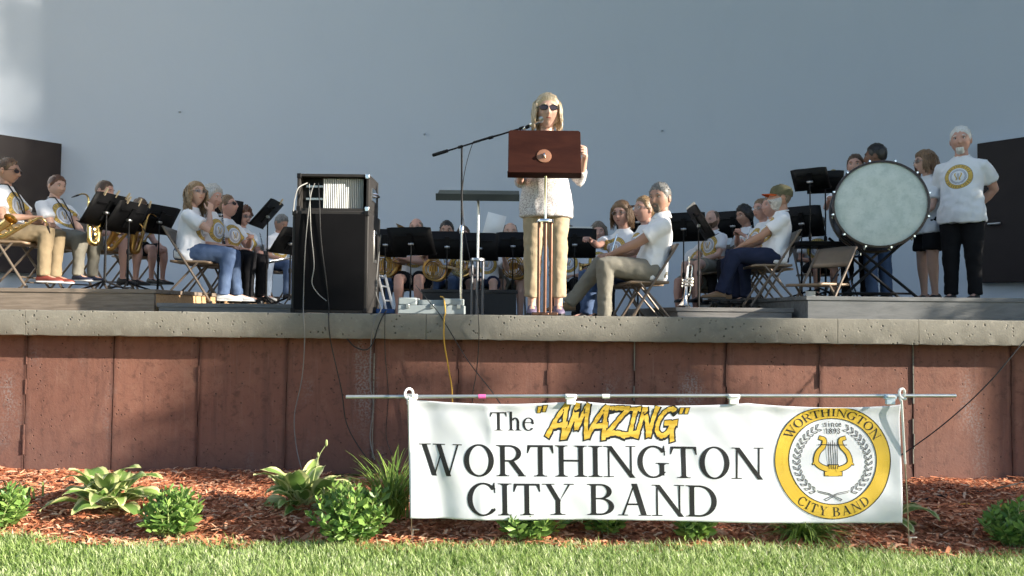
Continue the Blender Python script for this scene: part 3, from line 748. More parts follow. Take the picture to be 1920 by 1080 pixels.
ly.pline([(SCX-14, SCY+24), (SCX+14, SCY+24)], 7); lyo.pline([(SCX-15, SCY+24), (SCX+15, SCY+24)], 10); ly.pline([(SCX, SCY+13), (SCX, SCY+24)], 18); lyo.pline([(SCX, SCY+12), (SCX, SCY+24)], 21)
i2, i3 = INK(0.0010), INK(0.0020)
for q in gq.q: ink.poly([(bu(p[0]), bv(p[1])) for p in q])
for q in lyo.q: i2.poly([(bu(p[0]), bv(p[1])) for p in q])
for q in ly.q: i3.poly([(bu(p[0]), bv(p[1])) for p in q])
st = GL(); st.pline([(SCX-26, SCY-29), (SCX+26, SCY-29)], 1.5)
for k in range(5): st.pline([(SCX-8+4*k, SCY-33-(4 if k == 2 else 0)), (SCX-8+4*k, SCY+15)], 1.3)
SM = {'s': [[(.8, .8), (.4, 1), (.15, .75), (.75, .35), (.6, .02), (.1, .1)]], 'i': [[(.4, 0), (.4, 1)], [(.4, 1.3), (.4, 1.42)]], 'n': [[(.15, 0), (.15, 1)], [(.15, .8), (.5, 1), (.8, .8), (.8, 0)]],
      'c': [[(.85, .8), (.5, 1), (.15, .5), (.5, 0), (.85, .2)]], 'e': [[(.15, .55), (.85, .55), (.6, 1), (.2, .8), (.15, .3), (.5, 0), (.85, .2)]],
      '1': [[(.25, 1.3), (.5, 1.6), (.5, 0)]], '8': [[(.5, .85), (.15, 1.2), (.5, 1.6), (.85, 1.2), (.5, .85), (.1, .4), (.5, 0), (.9, .4), (.5, .85)]],
      '9': [[(.85, 1.1), (.5, .75), (.15, 1.15), (.5, 1.6), (.85, 1.2), (.8, .5), (.3, 0)]], '3': [[(.15, 1.4), (.5, 1.6), (.82, 1.25), (.4, .88), (.88, .45), (.5, 0), (.12, .2)]]}
def small(s, xc, yb, w_, hgt, th):
    x = xc-len(s)*w_/2
    for c in s:
        for ln in SM[c]: st.pline([(x+p[0]*w_*.8, yb-p[1]*hgt) for p in ln], th)
        x += w_
small('since', SCX+1, 789, 6.8, 7.2, 1.3); small('1893', SCX+1, 803, 7.6, 6.4, 1.4)
for q in st.q: i3.poly([(bu(p[0]), bv(p[1])) for p in q])
ink.build('laurel_wreath', M_GREYINK, parent=so); lo = i2.build('lyre', M_INK, parent=so)
# gold lyre faces and thin strings are separate inks
nl = len(ly.q); a_, b_ = INK(0.0019), INK(0.0026); a_.q = i3.q[:nl]; b_.q = i3.q[nl:]
a_.build('lyre_gold', M_GOLDSEAL, parent=so); b_.build('seal_small_print', M_INK, parent=so)

# ---- pole, clips and pigtail posts
M_CONDUIT = mat('galvanised_conduit', (0.62, 0.62, 0.60), 0.35, 0.85, var=0.08)
M_WPLAST = mat('white_plastic', (0.80, 0.80, 0.78), 0.4, var=0.04)
M_ROD = mat('bare_spring_steel', (0.45, 0.40, 0.33), 0.4, 0.7)
pp0, pp1 = P(649, 744, YBAN-0.012), P(1792, 742, YBAN-0.012)
pole = thing('banner_pole', 'long thin grey conduit pole carrying the banner', 'pole', pp0); dv = pp1-pp0
MB().tube([(0, 0, 0), dv*0.5+Vector((0, 0, 0.003)), dv], 0.0095, 10).build('conduit', M_CONDUIT, pole)
for f in (0.217, 0.42): MB().tube([dv*f, dv*(f+0.012)], 0.0125, 10).build('tape_band', mat('pink_tape', (0.7, 0.12, 0.35), 0.6) if f < .3 else M_WPLAST, pole)
for px in (772, 1070, 1375, 1668):
    q = P(px, 745, YBAN-0.012); t = thing('banner_clip', {772: 'white plastic clip at the left end of the banner pole', 1070: 'white clip on the pole above the gold brush word', 1375: 'white clip on the pole left of the seal', 1668: 'bluish white clip on the pole by the right post'}[px], 'clip', q)
    b = MB(); b.box((0, -0.002, 0.004), (0.062, 0.030, 0.026)); b.box((0, -0.006, -0.022), (0.048, 0.018, 0.03)); b.build('clip_jaw', M_WPLAST if px != 1668 else mat('pale_blue_plastic', (.55, .66, .78), .4), t, bevel=0.004)
    MB().tube([(-0.02, -0.017, 0.006), (0.02, -0.017, 0.006)], 0.006, 8).build('clip_pin', M_WPLAST, t)
for (tx, ty, bx, by, lab) in ((767, 742, 773, 1014, 'white pigtail fence post at the left end of the banner'), (1690, 742, 1706, 1029, 'white pigtail fence post with curled top at the right end of the banner')):
    base = G(bx, by, 0.0); topq = P(tx, ty, YBAN-0.04); t = thing('pigtail_post', lab, 'post', base); dv = topq-base
    MB().tube([(0, 0, -0.12), dv*0.25, dv*0.62], 0.0035, 8).build('steel_rod', M_ROD, t)
    MB().tube([dv*0.45 if tx < 1000 else dv*0.56, dv*0.97], 0.0085 if tx < 1000 else 0.006, 8).build('insulated_sleeve', M_WPLAST, t)
    loop = [dv*0.96]
    for k in range(15):
        a = R(-90+k*28); loop.append(dv+Vector((0.020*math.cos(a), 0.016-0.0035*k, 0.012+0.026*math.sin(a))))
    MB().tube(loop, 0.0065, 8).build('pigtail_loop', M_WPLAST, t)
    b = MB(); b.box((0.012, 0, 0.06), (0.05, 0.008, 0.008)); b.box((0, 0, 0.02), (0.012, 0.012, 0.09)); b.build('foot_step', M_STEEL, t, bevel=0.002)
# ================================================================== PLANTS
def m_hosta():
    n = NB('variegated_hosta_leaf'); at = n.node('ShaderNodeAttribute', attribute_name='rim'); oi = n.node('ShaderNodeObjectInfo')
    rim = n.step(n.math('ADD', at.outputs['Fac'], n.math('MULTIPLY', n.math('SUBTRACT', n.noise(22, 3), 0.5), 0.35)), 0.55, 0.72)
    g = n.mix(oi.outputs['Random'], (0.12, 0.22, 0.05), (0.24, 0.34, 0.09))
    c = n.mix(rim, g, n.mix(oi.outputs['Random'], (0.46, 0.50, 0.21), (0.60, 0.61, 0.32)))
    n.done(c, 0.4, 0, 0.45); t_ = n.node('ShaderNodeBsdfTranslucent'); n.put(t_.inputs[0], c); mx = n.node('ShaderNodeMixShader'); mx.inputs[0].default_value = 0.3
    out = [q for q in n.nt.nodes if q.type == 'OUTPUT_MATERIAL'][0]
    n.nt.links.new(n.b.outputs[0], mx.inputs[1]); n.nt.links.new(t_.outputs[0], mx.inputs[2]); n.nt.links.new(mx.outputs[0], out.inputs[0]); return n.mat
M_HOSTA = m_hosta()
M_SEDUM = m_leaf('sedum_leaf', (0.08, 0.18, 0.04), (0.24, 0.37, 0.09), 0.3, 0.4)
M_LILY = m_leaf('daylily_leaf', (0.13, 0.23, 0.045), (0.28, 0.38, 0.09), 0.35, 0.35)
M_STALK = mat('green_stalk', (0.28, 0.33, 0.13), 0.5)
def hosta_leaf_mesh(bend, wid, fold, seed):
    rr = random.Random(seed); b = MB(); nl, nw = 10, 6; rim = []
    L, pet = 0.19, 0.09
    b.tube([(0, 0, 0), (0, pet*0.5, 0.004), (0, pet, 0)], [0.006, 0.005, 0.004], 5); rim += [0.9]*len(b.v)
    ang = 0.25; p = Vector((0, pet, 0)); rows = []
    for i in range(nl+1):
        t = i/nl; hw = wid*(math.sin(PI*min(1, t**0.72*1.0))**0.8)*(1-0.25*t) + 0.0015
        rows.append((p.copy(), hw, ang)); ang -= bend/nl*(0.5+1.2*t); p = p+Vector((0, math.cos(ang), math.sin(ang)))*L/nl
    o = len(b.v); vs = []
    for (q, hw, a), t in zip(rows, np.linspace(0, 1, nl+1)):
        for j in range(nw+1):
            u = -1+2*j/nw; up = Vector((0, -math.sin(a), math.cos(a)))
            vs.append(q+Vector((u*hw*math.cos(fold), 0, 0))+up*(abs(u)*hw*math.sin(fold)+0.006*math.sin(t*11+u*2+seed)*abs(u))); rim.append(max(abs(u), (t-0.55)*1.9))
    b.add(vs, [(i*(nw+1)+j, i*(nw+1)+j+1, (i+1)*(nw+1)+j+1, (i+1)*(nw+1)+j) for i in range(nl) for j in range(nw)])
    me = b.mesh('leaf'); me.materials.append(M_HOSTA); me.polygons.foreach_set('use_smooth', [True]*len(me.polygons))
    at = me.attributes.new('rim', 'FLOAT', 'POINT'); at.data.foreach_set('value', rim); return me
HL = [hosta_leaf_mesh(b_, w_, f_, i) for i, (b_, w_, f_) in enumerate([(1.7, .052, .2), (1.3, .060, .12), (0.7, .046, .35), (2.2, .054, .22), (1.1, .040, .45)])]
def hosta(px, py, n, sc, label, seed, stalk=False):
    q = G(px, py, 0.05); t = thing('hosta', label, 'plant', q, 0, 'plants in the mulch bed'); rr = random.Random(seed)
    for i in range(n):
        me = HL[rr.randrange(len(HL))]; o = link('leaf', me, t); ring_ = i/n
        el = R(70-62*ring_**0.9+rr.uniform(-12, 12)); az_ = i*2.39996+rr.uniform(-.3, .3); k = sc*rr.uniform(.75, 1.25)
        o.rotation_euler = (Matrix.Rotation(az_, 3, 'Z') @ Matrix.Rotation(el, 3, 'X') @ Matrix.Rotation(rr.uniform(-.5, .5), 3, 'Y')).to_euler()
        o.location = (rr.uniform(-.02, .02), rr.uniform(-.02, .02), -0.012); o.scale = (k, k, k)
    if stalk:
        MB().tube(catmull([(0.02, 0, 0), (0.06, -.01, .16), (0.09, 0, .30), (0.13, 0, .37)], 5), np.linspace(.004, .0025, 16), 6).build('flower_stalk', M_STALK, t)
        bb = MB(); bb.ball((0.135, 0, .385), (.008, .008, .022), 6, 5); bb.ball((0.085, 0, .315), (.007, .007, .014), 6, 5); bb.build('bud', M_STALK, t)
def leafmesh(name, c, dirs, L, W, m, parent, cup=0.25):
    """obovate leaves: base, two shoulders, tip with a cupped middle; arrays"""
    n = len(c); u = dirs/np.linalg.norm(dirs, axis=1)[:, None]; v = np.cross(u, RNG.normal(0, 1, (n, 3))); v /= np.linalg.norm(v, axis=1)[:, None]; w_ = np.cross(u, v)
    L = L[:, None]; W = W[:, None]
    V = np.stack([c, c+u*L*.62+v*W, c+u*L, c+u*L*.62-v*W, c+u*L*.6+w_*W*cup], 1).reshape(-1, 3); k = np.arange(n)*5
    F = np.concatenate([np.stack([k, k+1, k+4], 1), np.stack([k+1, k+2, k+4], 1), np.stack([k+2, k+3, k+4], 1), np.stack([k+3, k, k+4], 1)])
    me = np_mesh(name, V, F, m); o = link(name, me, parent); o['kind'] = 'stuff'; return o
def sedum(px, py, wdt, hgt, ns, label, leafL=0.060):
    q = G(px, py, 0.04); t = thing('sedum_clump', label, 'plant', q, 0, 'plants in the mulch bed')
    st = MB(); C, D, LL = [], [], []
    for i in range(ns):
        a = i*2.39996+random.uniform(-.4, .4); r = math.sqrt((i+.5)/ns); lean = r*wdt/2*random.uniform(.75, 1.2)
        tip = Vector((math.cos(a)*lean, math.sin(a)*lean*.85, hgt*(1-0.42*r*r)*random.uniform(.62, 1.15))); base = Vector((math.cos(a)*lean*.35, math.sin(a)*lean*.35, -.03))
        mid = (base+tip)/2+Vector((0, 0, .02)); st.tube([base, mid, tip], [.004, .0035, .002], 5)
        nl = 22
        for k in range(nl):
            f = 0.16+0.84*k/(nl-1); p = base.lerp(tip, f) if f > .5 else base.lerp(tip, f); b_ = k*2.4+i
            up = 0.25+1.3*max(0, f-.6)/.4
            C.append(p); D.append((math.cos(b_), math.sin(b_), up)); LL.append(leafL*(1.15-0.55*max(0, f-.75)/.25)*random.uniform(.8, 1.2))
    st.build('stems', M_STALK, t)['kind'] = 'stuff'
    LL = np.array(LL); leafmesh('foliage', np.array([tuple(p) for p in C]), np.array(D), LL, LL*0.21, M_SEDUM, t)
def daylily(px, py, n, L, spread, label, z=0.04, lo=60, hi=88):
    q = G(px, py, z); t = thing('daylily_clump', label, 'plant', q, 0, 'plants in the mulch bed'); b = MB()
    for i in range(n):
        a = random.uniform(0, 2*PI); l = L*random.uniform(.6, 1.15); th = R(random.uniform(lo, hi)); bend = random.uniform(.3, 1.0)*spread*2.2
        p = Vector((random.gauss(0, .03), random.gauss(0, .03), -.03)); w_ = random.uniform(.004, .0075); sd_ = Vector((-math.sin(a), math.cos(a), 0)); vs = []; ns = 8
        for k in range(ns+1):
            f = k/ns; ww = w_*(1-f**2.2)+.0004; nrm = Vector((0, 0, 1))*ww*.45
            vs += [p-sd_*ww+nrm, p.copy(), p+sd_*ww+nrm]
            an = th-bend*f**1.6*1.7; p = p+Vector((math.cos(a)*math.cos(an), math.sin(a)*math.cos(an), math.sin(an)))*l/ns
        b.add(vs, [(k*3+j, k*3+j+1, k*3+j+4, k*3+j+3) for k in range(ns) for j in (0, 1)])
    b.build('strap_leaves', M_LILY, t, ang=0)['kind'] = 'stuff'
hosta(205, 948, 32, 1.12, 'cream-edged hosta in the mulch at left', 1)
hosta(568, 950, 34, 1.12, 'cream-edged hosta with a flower stalk behind the large sedum', 2, True)
hosta(1068, 976, 14, .9, 'hosta leaves under the middle of the banner', 3)
hosta(1650, 978, 16, 1.0, 'hosta at the right lower corner of the banner', 4)
hosta(850, 968, 12, .8, 'low hosta just inside the left post under the banner', 5)
sedum(-16, 985, .42, .22, 30, 'bright green sedum clump cut by the left picture edge')
sedum(322, 995, .34, .23, 28, 'round green sedum clump right of the left hosta')
sedum(662, 1004, .43, .27, 40, 'largest dark green sedum clump left of the banner')
sedum(1905, 1014, .36, .19, 28, 'bright green sedum clump by the right picture edge')
sedum(1298, 1004, .20, .17, 14, 'small pale sedum clump under the right half of the banner')
sedum(990, 1000, .40, .16, 22, 'low dark sedum clump under the word BAND of the banner'.replace('the word BAND of the banner', 'the left half of the banner'))
sedum(1140, 990, .24, .13, 10, 'tiny sedum clump under the middle of the banner')
daylily(735, 972, 190, .44, .52, 'upright grassy daylily clump beside the left banner post')
daylily(1505, 1000, 200, .30, .8, 'arching grassy daylily clump below the round seal', .04, 18, 70)
daylily(45, 928, 34, .16, 1.0, 'small low daylily tuft near the left picture edge', .07)
# ================================================================== PEOPLE
def remesh(mb, voxel, it=3):
    me = mb.mesh('tmp'); o = bpy.data.objects.new('tmp', me); COL.objects.link(o)
    r = o.modifiers.new('r', 'REMESH'); r.mode = 'VOXEL'; r.voxel_size = voxel
    if it: sm = o.modifiers.new('s', 'SMOOTH'); sm.factor = 0.5; sm.iterations = it
    dg = bpy.context.evaluated_depsgraph_get(); e = o.evaluated_get(dg); m2 = e.to_mesh()
    n = len(m2.vertices); v = np.empty(n*3, np.float32); m2.vertices.foreach_get('co', v); v = v.reshape(-1, 3).astype(float)
    k = len(m2.loops); li = np.empty(k, np.int32); m2.loops.foreach_get('vertex_index', li)
    ls = np.empty(len(m2.polygons), np.int32); lt = np.empty(len(m2.polygons), np.int32)
    m2.polygons.foreach_get('loop_start', ls); m2.polygons.foreach_get('loop_total', lt)
    faces = [tuple(li[a:a+c]) for a, c in zip(ls.tolist(), lt.tolist())]
    nr = np.empty(n*3, np.float32); m2.vertices.foreach_get('normal', nr); nr = nr.reshape(-1, 3)
    e.to_mesh_clear(); bpy.data.objects.remove(o); bpy.data.meshes.remove(me)
    return v, faces, nr

# ---- materials for people
def m_skin(name, col):
    if name in MATS: return MATS[name]
    n = NB(name); f = n.noise(18, 4); c = n.mix(f, tuple(x*0.85 for x in col), (min(1, col[0]*1.12), col[1]*1.02, col[2]*0.98))
    n.bump(n.noise(220, 3), 0.12, 0.002); n.done(c, 0.5, 0, 0.35)
    n.b.inputs['Subsurface Weight'].default_value = 0.06; n.b.inputs['Subsurface Radius'].default_value = (0.02, 0.007, 0.004); n.b.inputs['Subsurface Scale'].default_value = 0.4
    MATS[name] = n.mat; return n.mat
SKIN = {'fair': m_skin('fair_skin', (0.58, 0.375, 0.295)), 'rosy': m_skin('rosy_skin', (0.56, 0.335, 0.265)), 'tan': m_skin('tanned_skin', (0.43, 0.26, 0.19)), 'brown': m_skin('brown_skin', (0.20, 0.105, 0.068))}
M_EYE = mat('eye_white', (0.65, 0.62, 0.58), 0.25, var=0.05); M_IRIS = mat('dark_iris', (0.03, 0.025, 0.02), 0.2)
LIP = mat('lips', (0.42, 0.15, 0.12), 0.45)
LIPM = mat('pale_lips', (0.40, 0.20, 0.16), 0.5)
def m_hair(name, a, b):
    if name in MATS: return MATS[name]
    n = NB(name); g = n.noise(26, 5, n.scaled((5, 5, 0.7)), rough=0.7); c = n.mix(n.step(g, 0.35, 0.68), a, b)
    n.bump(n.noise(60, 4, n.scaled((4, 4, 0.5))), 0.4, 0.004); n.done(c, 0.42, 0, 0.5); MATS[name] = n.mat; return n.mat
HAIR = {'snow': m_hair('snow_white_hair', (0.55, 0.54, 0.52), (0.80, 0.79, 0.77)), 'blond': m_hair('blond_hair', (0.40, 0.30, 0.18), (0.66, 0.54, 0.38)), 'dirtyblond': m_hair('dark_blond_hair', (0.16, 0.095, 0.045), (0.38, 0.25, 0.125)),
        'brown': m_hair('brown_hair', (0.05, 0.028, 0.015), (0.14, 0.078, 0.04)), 'dark': m_hair('dark_hair', (0.008, 0.007, 0.006), (0.03, 0.024, 0.02)),
        'auburn': m_hair('auburn_hair', (0.06, 0.024, 0.011), (0.17, 0.07, 0.033)), 'grey': m_hair('grey_hair', (0.08, 0.078, 0.075), (0.27, 0.265, 0.25)),
        'white': m_hair('white_hair', (0.34, 0.335, 0.32), (0.60, 0.59, 0.57)), 'greybrown': m_hair('greying_brown_hair', (0.09, 0.065, 0.045), (0.26, 0.21, 0.165)),
        'lightbrown': m_hair('light_brown_hair', (0.12, 0.065, 0.032), (0.28, 0.17, 0.09))}
def m_tee(name, printed=True, base=(0.78, 0.79, 0.82)):
    if name in MATS: return MATS[name]
    n = NB(name); fold = n.noise(7, 4); c = n.mix(fold, tuple(x*0.95 for x in base), tuple(min(.9, x*1.04) for x in base))
    if printed:
        at = n.node('ShaderNodeAttribute', attribute_name='print'); sp = n.node('ShaderNodeSeparateXYZ'); n.put(sp.inputs[0], at.outputs['Vector'])
        u, v, w_ = sp.outputs; r = n.math('SQRT', n.math('ADD', n.math('MULTIPLY', u, u), n.math('MULTIPLY', v, v)))
        def band(lo, hi, e=0.0015): return n.math('MULTIPLY', n.step(r, lo-e, lo+e), n.math('SUBTRACT', 1.0, n.step(r, hi-e, hi+e)))
        an = n.math('ARCTAN2', v, u)
        gold = band(0.090, 0.128); letters = n.math('MULTIPLY', band(0.098, 0.120), n.math('GREATER_THAN', n.math('MULTIPLY', n.math('SINE', n.math('MULTIPLY', an, 46)), n.math('ADD', 0.4, n.math('SINE', n.math('MULTIPLY', an, 17)))), 0.35))
        letters = n.math('MULTIPLY', letters, n.math('GREATER_THAN', n.math('ABSOLUTE', v), 0.03))
        laurel = n.math('MULTIPLY', band(0.058, 0.078), n.math('GREATER_THAN', n.math('SINE', n.math('ADD', n.math('MULTIPLY', an, 34), n.math('MULTIPLY', r, 300))), -0.25))
        au = n.math('ABSOLUTE', u)
        lyre = n.math('MULTIPLY', n.math('LESS_THAN', n.math('ABSOLUTE', n.math('SUBTRACT', au, n.math('ADD', 0.022, n.math('MULTIPLY', n.math('SINE', n.math('MULTIPLY', v, 70)), 0.008)))), 0.006), n.math('LESS_THAN', n.math('ABSOLUTE', v), 0.038))
        strings = n.math('MULTIPLY', n.math('LESS_THAN', au, 0.012), n.math('MULTIPLY', n.math('LESS_THAN', n.math('ABSOLUTE', v), 0.032), n.math('GREATER_THAN', n.math('SINE', n.math('MULTIPLY', u, 900)), 0.2)))
        front = n.step(w_, 0.0, 0.01); G_ = (0.62, 0.40, 0.05); K_ = (0.05, 0.05, 0.09); B_ = (0.20, 0.22, 0.34)
        for msk, colr in ((gold, G_), (letters, K_), (band(0.126, 0.1295, .0008), K_), (band(0.0885, 0.091, .0008), K_), (laurel, B_), (lyre, G_), (strings, K_)):
            c = n.mix(n.math('MULTIPLY', msk, n.math('MULTIPLY', front, 0.92)), c, colr)
    h = n.math('ADD', n.noise(9, 3, dist=1.2), n.math('MULTIPLY', n.noise(500, 2), 0.06))
    n.bump(h, 0.25, 0.02); n.done(c, 0.85, 0, 0.15); n.b.inputs['Sheen Weight'].default_value = 0.1
    MATS[name] = n.mat; return n.mat
M_TEE = m_tee('printed_white_tee'); M_POLO = m_tee('white_polo_cotton', False, (0.80, 0.81, 0.83))
def m_cloth(name, a, b, sc=9.0, weave=600, bumps=0.3, wear=None):
    if name in MATS: return MATS[name]
    n = NB(name); c = n.mix(n.noise(sc, 5), a, b)
    if wear: c = n.mix(n.math('MULTIPLY', n.step(n.noise(4, 3), .45, .7), .6), c, wear)
    n.bump(n.math('ADD', n.noise(11, 3, dist=1.0), n.math('MULTIPLY', n.noise(weave, 2), 0.1)), bumps, 0.015); n.done(c, 0.9, 0, 0.12); MATS[name] = n.mat; return n.mat
CL = {'khaki': m_cloth('khaki_cotton', (0.20, 0.155, 0.095), (0.28, 0.215, 0.135)), 'jeans': m_cloth('blue_denim', (0.045, 0.075, 0.15), (0.085, 0.125, 0.22), wear=(0.15, 0.21, 0.33)),
      'navy': m_cloth('dark_denim', (0.012, 0.017, 0.04), (0.03, 0.038, 0.075)), 'black': m_cloth('black_cotton', (0.008, 0.008, 0.010), (0.018, 0.018, 0.02)),
      'pale': m_cloth('pale_washed_denim', (0.28, 0.36, 0.48), (0.40, 0.47, 0.58)), 'stone': m_cloth('stone_cotton', (0.175, 0.165, 0.135), (0.245, 0.232, 0.195)),
      'plaid': m_cloth('pale_plaid_cotton', (0.30, 0.29, 0.30), (0.45, 0.42, 0.40), 60), 'sand': m_cloth('sand_twill', (0.34, 0.265, 0.175), (0.42, 0.335, 0.23))}
def m_knit():
    n = NB('speckled_knit'); g = n.noise(95, 3, rough=0.7); c = n.mix(n.step(g, 0.48, 0.58), (0.64, 0.61, 0.60), (0.33, 0.29, 0.29)); n.bump(n.noise(140, 3), 0.2, 0.003); return n.done(c, 0.9, 0, 0.1)
M_KNIT = m_knit()
M_SHOE = {'white': mat('white_leather', (0.72, 0.72, 0.70), 0.5), 'black': mat('black_shoe', (0.014, 0.014, 0.016), 0.45), 'navy': mat('navy_shoe', (0.018, 0.022, 0.05), 0.6), 'tan': mat('tan_boot', (0.20, 0.13, 0.075), 0.75),
          'red': mat('red_black_shoe', (0.16, 0.03, 0.02), 0.6, var=.8, vs=14), 'sandal': mat('purple_sandal', (0.13, 0.10, 0.16), 0.6)}
M_FRAME = mat('dark_glasses_frame', (0.02, 0.015, 0.013), 0.3); M_FRAMEM = mat('metal_glasses_frame', (0.42, 0.36, 0.30), 0.3, 0.8)
M_DARKLENS = mat('brown_sunglass_lens', (0.03, 0.012, 0.010), 0.06, var=.05, spec=0.8)
def m_glass():
    n = NB('clear_lens'); n.b.inputs['Transmission Weight'].default_value = 1.0; return n.done((0.95, 0.97, 0.97), 0.03)
M_CLEAR = m_glass()

# ---- head
NLA, NLO = 36, 46
def head_grid(fem=False, jaw=1.0, nose=1.0, chub=0.0):
    th = np.linspace(0.02, PI-0.02, NLA)[:, None]; u = np.linspace(-PI, PI, NLO, endpoint=False)[None, :]; ph = u-0.42*np.sin(u)
    dx = np.sin(th)*np.sin(ph); dy = np.sin(th)*np.cos(ph); dz = np.cos(th)*np.ones_like(ph)
    sp = lambda d, e: np.sign(d)*np.abs(d)**e
    x = 0.076*sp(dx, .93); y = 0.098*sp(dy, .95); z = 0.117*sp(dz, .96)
    t = np.clip(-z/0.117, 0, 1)
    x = x*(1-(0.30 if fem else 0.22)*t**1.7*jaw)*(1+chub*0.9*np.exp(-((z+0.05)/0.04)**2)); bk = np.where(y < 0, 1-0.45*t**1.1, 1-0.04*t); y = y*bk
    y = y+np.where(z > 0.02, -0.006*np.clip(dy, 0, 1)*np.clip((z-0.02)/.06, 0, 1), 0)
    fr = np.clip(y/0.03, 0, 1); ax = np.abs(x)
    g = lambda x0, z0, sx, sz: np.exp(-((ax-x0)/sx)**2-((z-z0)/sz)**2)
    y = y + fr*(0.022*nose*g(0, -.030, .0115, .014)+0.013*nose*g(0, -.006, .0085, .024)-0.012*g(.031, .010, .016, .011)+0.006*g(.028, .031, .024, .009)*(0.6 if fem else 1.1)
                +0.006*g(.043, -.022, .017, .017)+0.007*g(0, -.0615, .021, .008)-0.0045*g(0, -.0625, .022, .0022)-0.004*g(0, -.047, .018, .006)-0.003*g(0, -.077, .02, .006)+0.009*g(0, -.098, .02, .015)+0.004*g(.012, -.034, .006, .007))
    return np.stack([x, y, z], -1), ph*np.ones_like(th), th*np.ones_like(ph)
def grid_faces(keep=None, m=None):
    fs = []
    for i in range(NLA-1):
        for j in range(NLO):
            f = (i*NLO+j, (i+1)*NLO+j, (i+1)*NLO+(j+1) % NLO, i*NLO+(j+1) % NLO)
            if keep is None or keep[f[0]] or keep[f[1]] or keep[f[2]] or keep[f[3]]: fs.append(f)
    return fs
def sstep(a, b, x): t = np.clip((x-a)/(b-a), 0, 1); return t*t*(3-2*t)
def vnoise(V, sc, seed=0.0): return np.array([noise.noise(Vector((p[0]*sc+seed, p[1]*sc-seed, p[2]*sc+2*seed))) for p in V])
def hair_mesh(style, Gd, ph, seed, fem):
    V = Gd.reshape(-1, 3); A = np.abs(ph.reshape(-1)); z = V[:, 2]; mb = MB()
    d = V/np.linalg.norm(V, axis=1)[:, None]
    line = np.interp(A, [0, .55, .95, 1.25, 1.5, 1.75, 2.1, PI], [.066, .060, .040, -.004, -.020, .005, -.055, -.072])
    line = line+vnoise(V, 55, seed+9)*.014
    thick = {'short': .012, 'crop': .006, 'balding': .008, 'bald': .005, 'full': .020, 'curly': .030, 'long': .014, 'bob': .019, 'updo': .010, 'wild': .016}[style]
    if style in ('balding', 'bald'):
        top = .060 if style == 'balding' else .035
        if style == 'balding': line = np.where(A < 1.5, np.maximum(line, .085+.0*A), line)
        ex = sstep(line-.004, line+.012, z)*(1-sstep(top+.02, top+.045, z)*(0.0 if style == 'balding' and False else 1.0)*np.where(A < 2.2, 1, .75))
    else:
        if style in ('bob', 'long', 'full'): line = np.interp(A, [0, .45, .9, 1.25, 1.6, 2.1, PI], [.058, .056, .034, -.02, -.05, -.08, -.085])
        if style == 'crop': line = line+.004
        ex = sstep(line-.004, line+.014, z)
    exT = ex*(.25+.75*sstep(line-.004, line+(.034 if style in ('short', 'updo', 'wild') else .018), z))*((.5+.5*sstep(-.01, .06, z)) if style in ('short', 'crop') else 1.0)
    amp = .35 if style not in ('curly', 'wild') else .9
    nz_ = vnoise(V, 34 if style != 'curly' else 46, seed)+.5*vnoise(V, 80, seed+3)
    off = -.004+(thick+.004)*exT*(1+amp*nz_)+ex*.004*sstep(.03, .1, z)
    W = V+d*off[:, None]; mb.add(W, grid_faces(ex > 0.02))
    rr = random.Random(int(seed*10)+5)
    def lock(a, z0, L, spread, r0, fwd=0.0):
        rx, ry = .080+.012, .098+.008
        p0 = Vector((math.sin(a)*rx*.80, math.cos(a)*ry*.80, z0)); pts = [p0]; k = 6
        for i in range(1, k+1):
            f = i/k; zz = z0-L*f; q = 1.04+spread*f+rr.uniform(-.03, .03)
            wv_ = (.012 if style == 'long' else .003)*math.sin(f*7+a*9); pts.append(Vector((math.sin(a+rr.uniform(-.05, .05))*rx*q+wv_, math.cos(a)*ry*q*(.95 if math.cos(a) > 0 else 1)-(.02*f if math.cos(a) < 0 else 0), zz)))
        mb.tube(pts, [r0*.6, r0, r0*1.05, r0, r0*.9, r0*.7, r0*.25], 6)
    if style in ('long', 'bob'):
        L = .30 if style == 'long' else .155
        for i in range(270):
            a = rr.uniform(1.15, 2*PI-1.15); lock(a, rr.uniform(.02, .09), L*rr.uniform(.7, 1.12), rr.uniform(.02, .15), rr.uniform(.003, .0062))
        for s_ in (-1, 1):
            for i in range(44): lock(s_*rr.uniform(.95, 1.3), .062, (L*.85 if style == 'long' else L*.95)*rr.uniform(.75, 1.05), rr.uniform(.04, .16), rr.uniform(.003, .0055))
    elif style in ('short', 'full', 'wild', 'crop', 'updo'):
        for i in range(260 if style != 'crop' else 60):
            k = rr.randrange(len(V)); 
            if ex[k] < .6: continue
            p = Vector(W[k]); dd = Vector(d[k]); flow = Vector((rr.uniform(-.4, .4), -.7, -.35+rr.uniform(-.3, .3))); flow -= dd*flow.dot(dd)
            ln = {'short': .022, 'full': .034, 'wild': .038, 'crop': .010, 'updo': .02}[style]*rr.uniform(.6, 1.2)
            lift = .5 if style == 'wild' else .15
            mb.tube([p-dd*.003, p+flow*ln*.5+dd*ln*lift*.6, p+flow*ln+dd*ln*lift*.4], [.004, .0035, .0008], 4)
    if style == 'updo': mb.ball((0, -.075, .085), (.035, .03, .032), 10, 7)
    return mb
